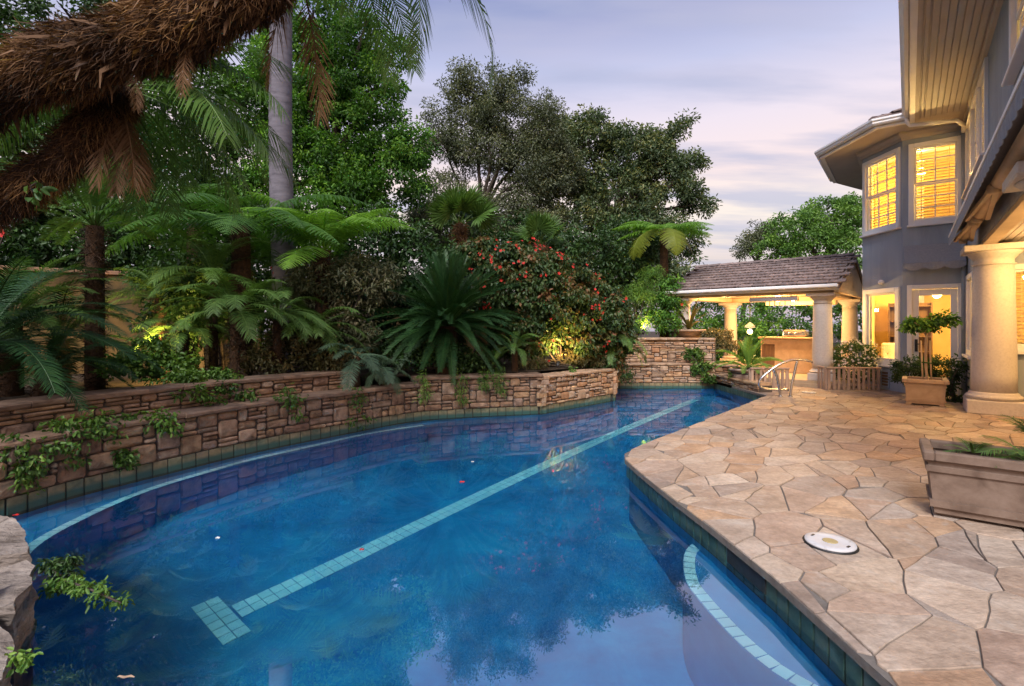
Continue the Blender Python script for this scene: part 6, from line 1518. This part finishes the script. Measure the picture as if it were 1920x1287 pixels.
# small staked standard tree
sb = SPC + Z * .35; stt = thing('standard_tree', 'small umbrella-shaped tree tied to a stake in the sandstone planter', 'tree', sb)
m = MB(); m.tube(catmull([tuple(sb + Vector((.06, 0, 0))), tuple(sb + Vector((.02, 0, .4))), tuple(px(1737, 625, SPC.y))], 4), .022, 8)
for i, (x, y) in enumerate(((1715, 605), (1760, 605), (1740, 592), (1722, 615), (1775, 595), (1750, 618))): limb(m, px(1737, 628, SPC.y), px(x, y, SPC.y + (i % 3 - 1) * .2), .012, .004, i, .1, 4)
m.build('trunk', M_STAKE, stt)
for dx in (-.05, .11): MB().tube([sb + Vector((dx, -.02, 0)), sb + Vector((dx - .03, -.01, .82))], .013, 6).build('stake', M_STAKE, stt)
MB().tube([sb + Vector((-.08, -.03, .42)), sb + Vector((.12, -.03, .40))], .012, 6).build('tie', L_IVY, stt)
leaf_cloud(clumps([B(1735, 612, SPC.y, .30, .28, .14), B(1768, 600, SPC.y, .22, .2, .12), B(1708, 608, SPC.y, .18, .18, .10)], 60, .3, -.6), 20, .10, .075, .04, L_GREEN, 'crown', stt)
for i, (x, y) in enumerate(((1775, 578), (1782, 600), (1690, 596))): pass
# trailing plants on the stone walls
def trail(label, pts, L=.05, n=10, mat=L_IVY, cr=.06, per=14, name='trailing_plant', round_=True, W=.03):
    pts = [Vector(p) for p in pts]; t = thing(name, label, 'plant', pts[0]); P = catmull([tuple(p) for p in pts], 4); MB().tube(P, .006, 5).build('stem', M_BARK, t)
    cl = np.array([P[min(len(P) - 1, int(i * len(P) / n))] for i in range(n)]) + rng.normal(size=(n, 3)) * cr * .5
    leaf_cloud(cl, per, cr, L, W, mat, 'leaves', t, .7, round_)
wallp = Path(LEFTS)
def on_wall(s, z, o=.06):
    q, nn = wallp.at(s); return Vector((q.x + nn.x * o, q.y + nn.y * o, z))
def s_for(xpix):
    best = min((abs(960 + F * q[0].x / q[0].y - xpix), s_ / 50) for s_ in range(int(wallp.L * 50)) for q in [wallp.at(s_ / 50)]); return best[1]
T1 = [('fern tuft trailing from the wall at the far left edge', 25, .45, .12, .10), ('yellow-green vine trailing down the wall near the left edge', 45, .30, .02, .09), ('vine with bright leaves hanging on the left wall below its cap', 112, .44, .22, .10),
      ('small fern tuft growing from a joint low in the left wall', 225, .12, .02, .07), ('fern tuft on the cap of the curved wall', 300, .46, .30, .10), ('leafy sprig on the wall cap beside the tall stone', 175, .47, .40, .10), ('long ivy strand hanging to the waterline where the tiers end', 660, .45, .0, .12), ('fern hanging over the cap at the middle of the curved wall', 535, .55, .28, .13)]
for lab, x, z0, z1, cr in T1:
    s_ = s_for(x); trail(lab, [on_wall(s_, z0 + .02, .02), on_wall(s_, (z0 + z1) / 2 + .03, .09), on_wall(s_ + .05, z1, .08)], .055, 12, L_IVY, cr, 16)
upw = Path(up_pts)
for lab, x in (('leafy clump growing over the upper wall tier', 375), ('low clump of ivy on the ledge between the two wall tiers', 240), ('ivy on the ledge at the left end of the wall tiers', 130), ('small leafy clump on the upper tier under the cycad fronds', 450)):

    s_ = s_for(x); a = on_wall(s_, .66 if x in (375, 450) else .48, -.30 if x in (375, 450) else -.15); trail(lab, [a, a + Vector((.12, .1, -.05)), a + Vector((.25, .22, -.1))], .06, 12, L_IVY, .10, 18)
for lab, x, z0, z1 in (('yellow-green fern fringe hanging left of the big cycad', 790, .58, .22), ('long yellow-green fern fringe hanging under the big cycad', 862, .56, .10), ('short fern fringe hanging right of the big cycad', 905, .56, .34), ('feathery fern fringe hanging beside the small dark palm', 935, .56, .30)):
    s_ = s_for(x); trail(lab, [on_wall(s_, z0 + .03, .03), on_wall(s_, (z0 + z1) / 2, .11), on_wall(s_ + .03, z1, .10)], .09, 16, L_LIGHT, .09, 16, 'hanging_fern', False, .012)
trail('small sprig on the promontory cap below the glowing uplight', [px(1068, 698, 9.9), px(1072, 690, 9.9)], .05, 6, L_LIGHT, .07, 14)
t_ = px(1155, 690, 11.1); trail('dark trailing foliage hanging at the end of the promontory', [t_ + Z * .15, t_ + Vector((.12, -.05, -.05)), t_ + Vector((.2, -.05, -.25))], .07, 18, L_DARK, .14, 24, W=.025)
# sprigs reaching over the water at bottom left
sA = Vector((-2.42, 2.72, .05))
for lab, tgt in (('yellow-green leafy sprig reaching out over the water at bottom left', ((150, 1098, 2.62), (185, 1112, 2.55), (228, 1132, 2.5))), ('short dark leafy sprig above it at the left pool rocks', ((95, 1062, 2.72), (118, 1055, 2.75), (140, 1058, 2.78))), ('middle leafy sprig drooping from the left pool rocks', ((100, 1092, 2.7), (125, 1090, 2.68), (150, 1100, 2.66)))):
    trail(lab, [sA] + [px(*k) for k in tgt], .034, 16, L_LIGHT if 'dark' not in lab else L_DARK, .035, 20, 'overhanging_sprig', W=.014)
trail('small bright green sprig on the near rock slab at the left', [px(30, 1240, 2.02), px(42, 1236, 2.02), px(52, 1246, 2.0)], .035, 6, L_LIGHT, .025, 10, 'overhanging_sprig', W=.018)
# hibiscus blossom at left edge, vine leaves on the trunk
hbq = px(3, 437, 5.2); hs = thing('hibiscus_twig', 'red hibiscus blossom on a twig at the far left edge', 'flower', hbq)
MB().tube([hbq + Vector((-.4, .2, -.5)), hbq + Vector((0, .03, 0))], .008, 5).build('twig', M_BARK, hs)
m = MB()
for i in range(6):
    a = i * 1.047; v = Vector((math.cos(a), -.4, math.sin(a))); w_ = Vector((-math.sin(a), 0, math.cos(a))); m.add([hbq, hbq + v * .03 + w_ * .025, hbq + v * .06, hbq + v * .03 - w_ * .025], [(0, 1, 2, 3)])
m.build('petals', M_RED, hs)
trail('bright vine leaves growing on the small shaggy trunk', [px(62, 362, 3.92), px(58, 350, 3.9), px(68, 343, 3.9)], .075, 4, L_LIGHT, .05, 4, 'vine_sprig', W=.05)
# things floating on the pool
def petal(label, x, y, size, mat, name='floating_petal', stretch=1.0, rot=0):
    c = gp(x, y, WATER + .004); m = MB(); n = 9
    V = [c + Vector((math.cos(rot + 6.283 * i / n) * size * stretch, math.sin(rot + 6.283 * i / n) * size * (1 if stretch == 1 else .25), .006 * (i % 2))) for i in range(n)]
    m.add(V + [c - Z * .001], [(i, (i + 1) % n, n) for i in range(n)]); tag(m.build(name, mat), label, 'petal' if name == 'floating_petal' else 'leaf')
petal('red petal floating in the middle of the pool', 866, 904, .028, M_RED); petal('red petal floating near the lane line', 678, 1031, .018, M_RED); petal('pale petal floating left of the lane line', 408, 1009, .016, M_WHITEFL)
petal('red petal floating against the left waterline tiles', 30, 966, .022, M_RED); petal('slim dry leaf floating at the bottom left of the pool', 236, 1270, .035, M_PLANTER2, 'floating_leaf', 1.2, .4); petal('tiny pale petal floating near the promontory wall', 886, 866, .018, M_WHITEFL)
print('objects', len(bpy.data.objects))
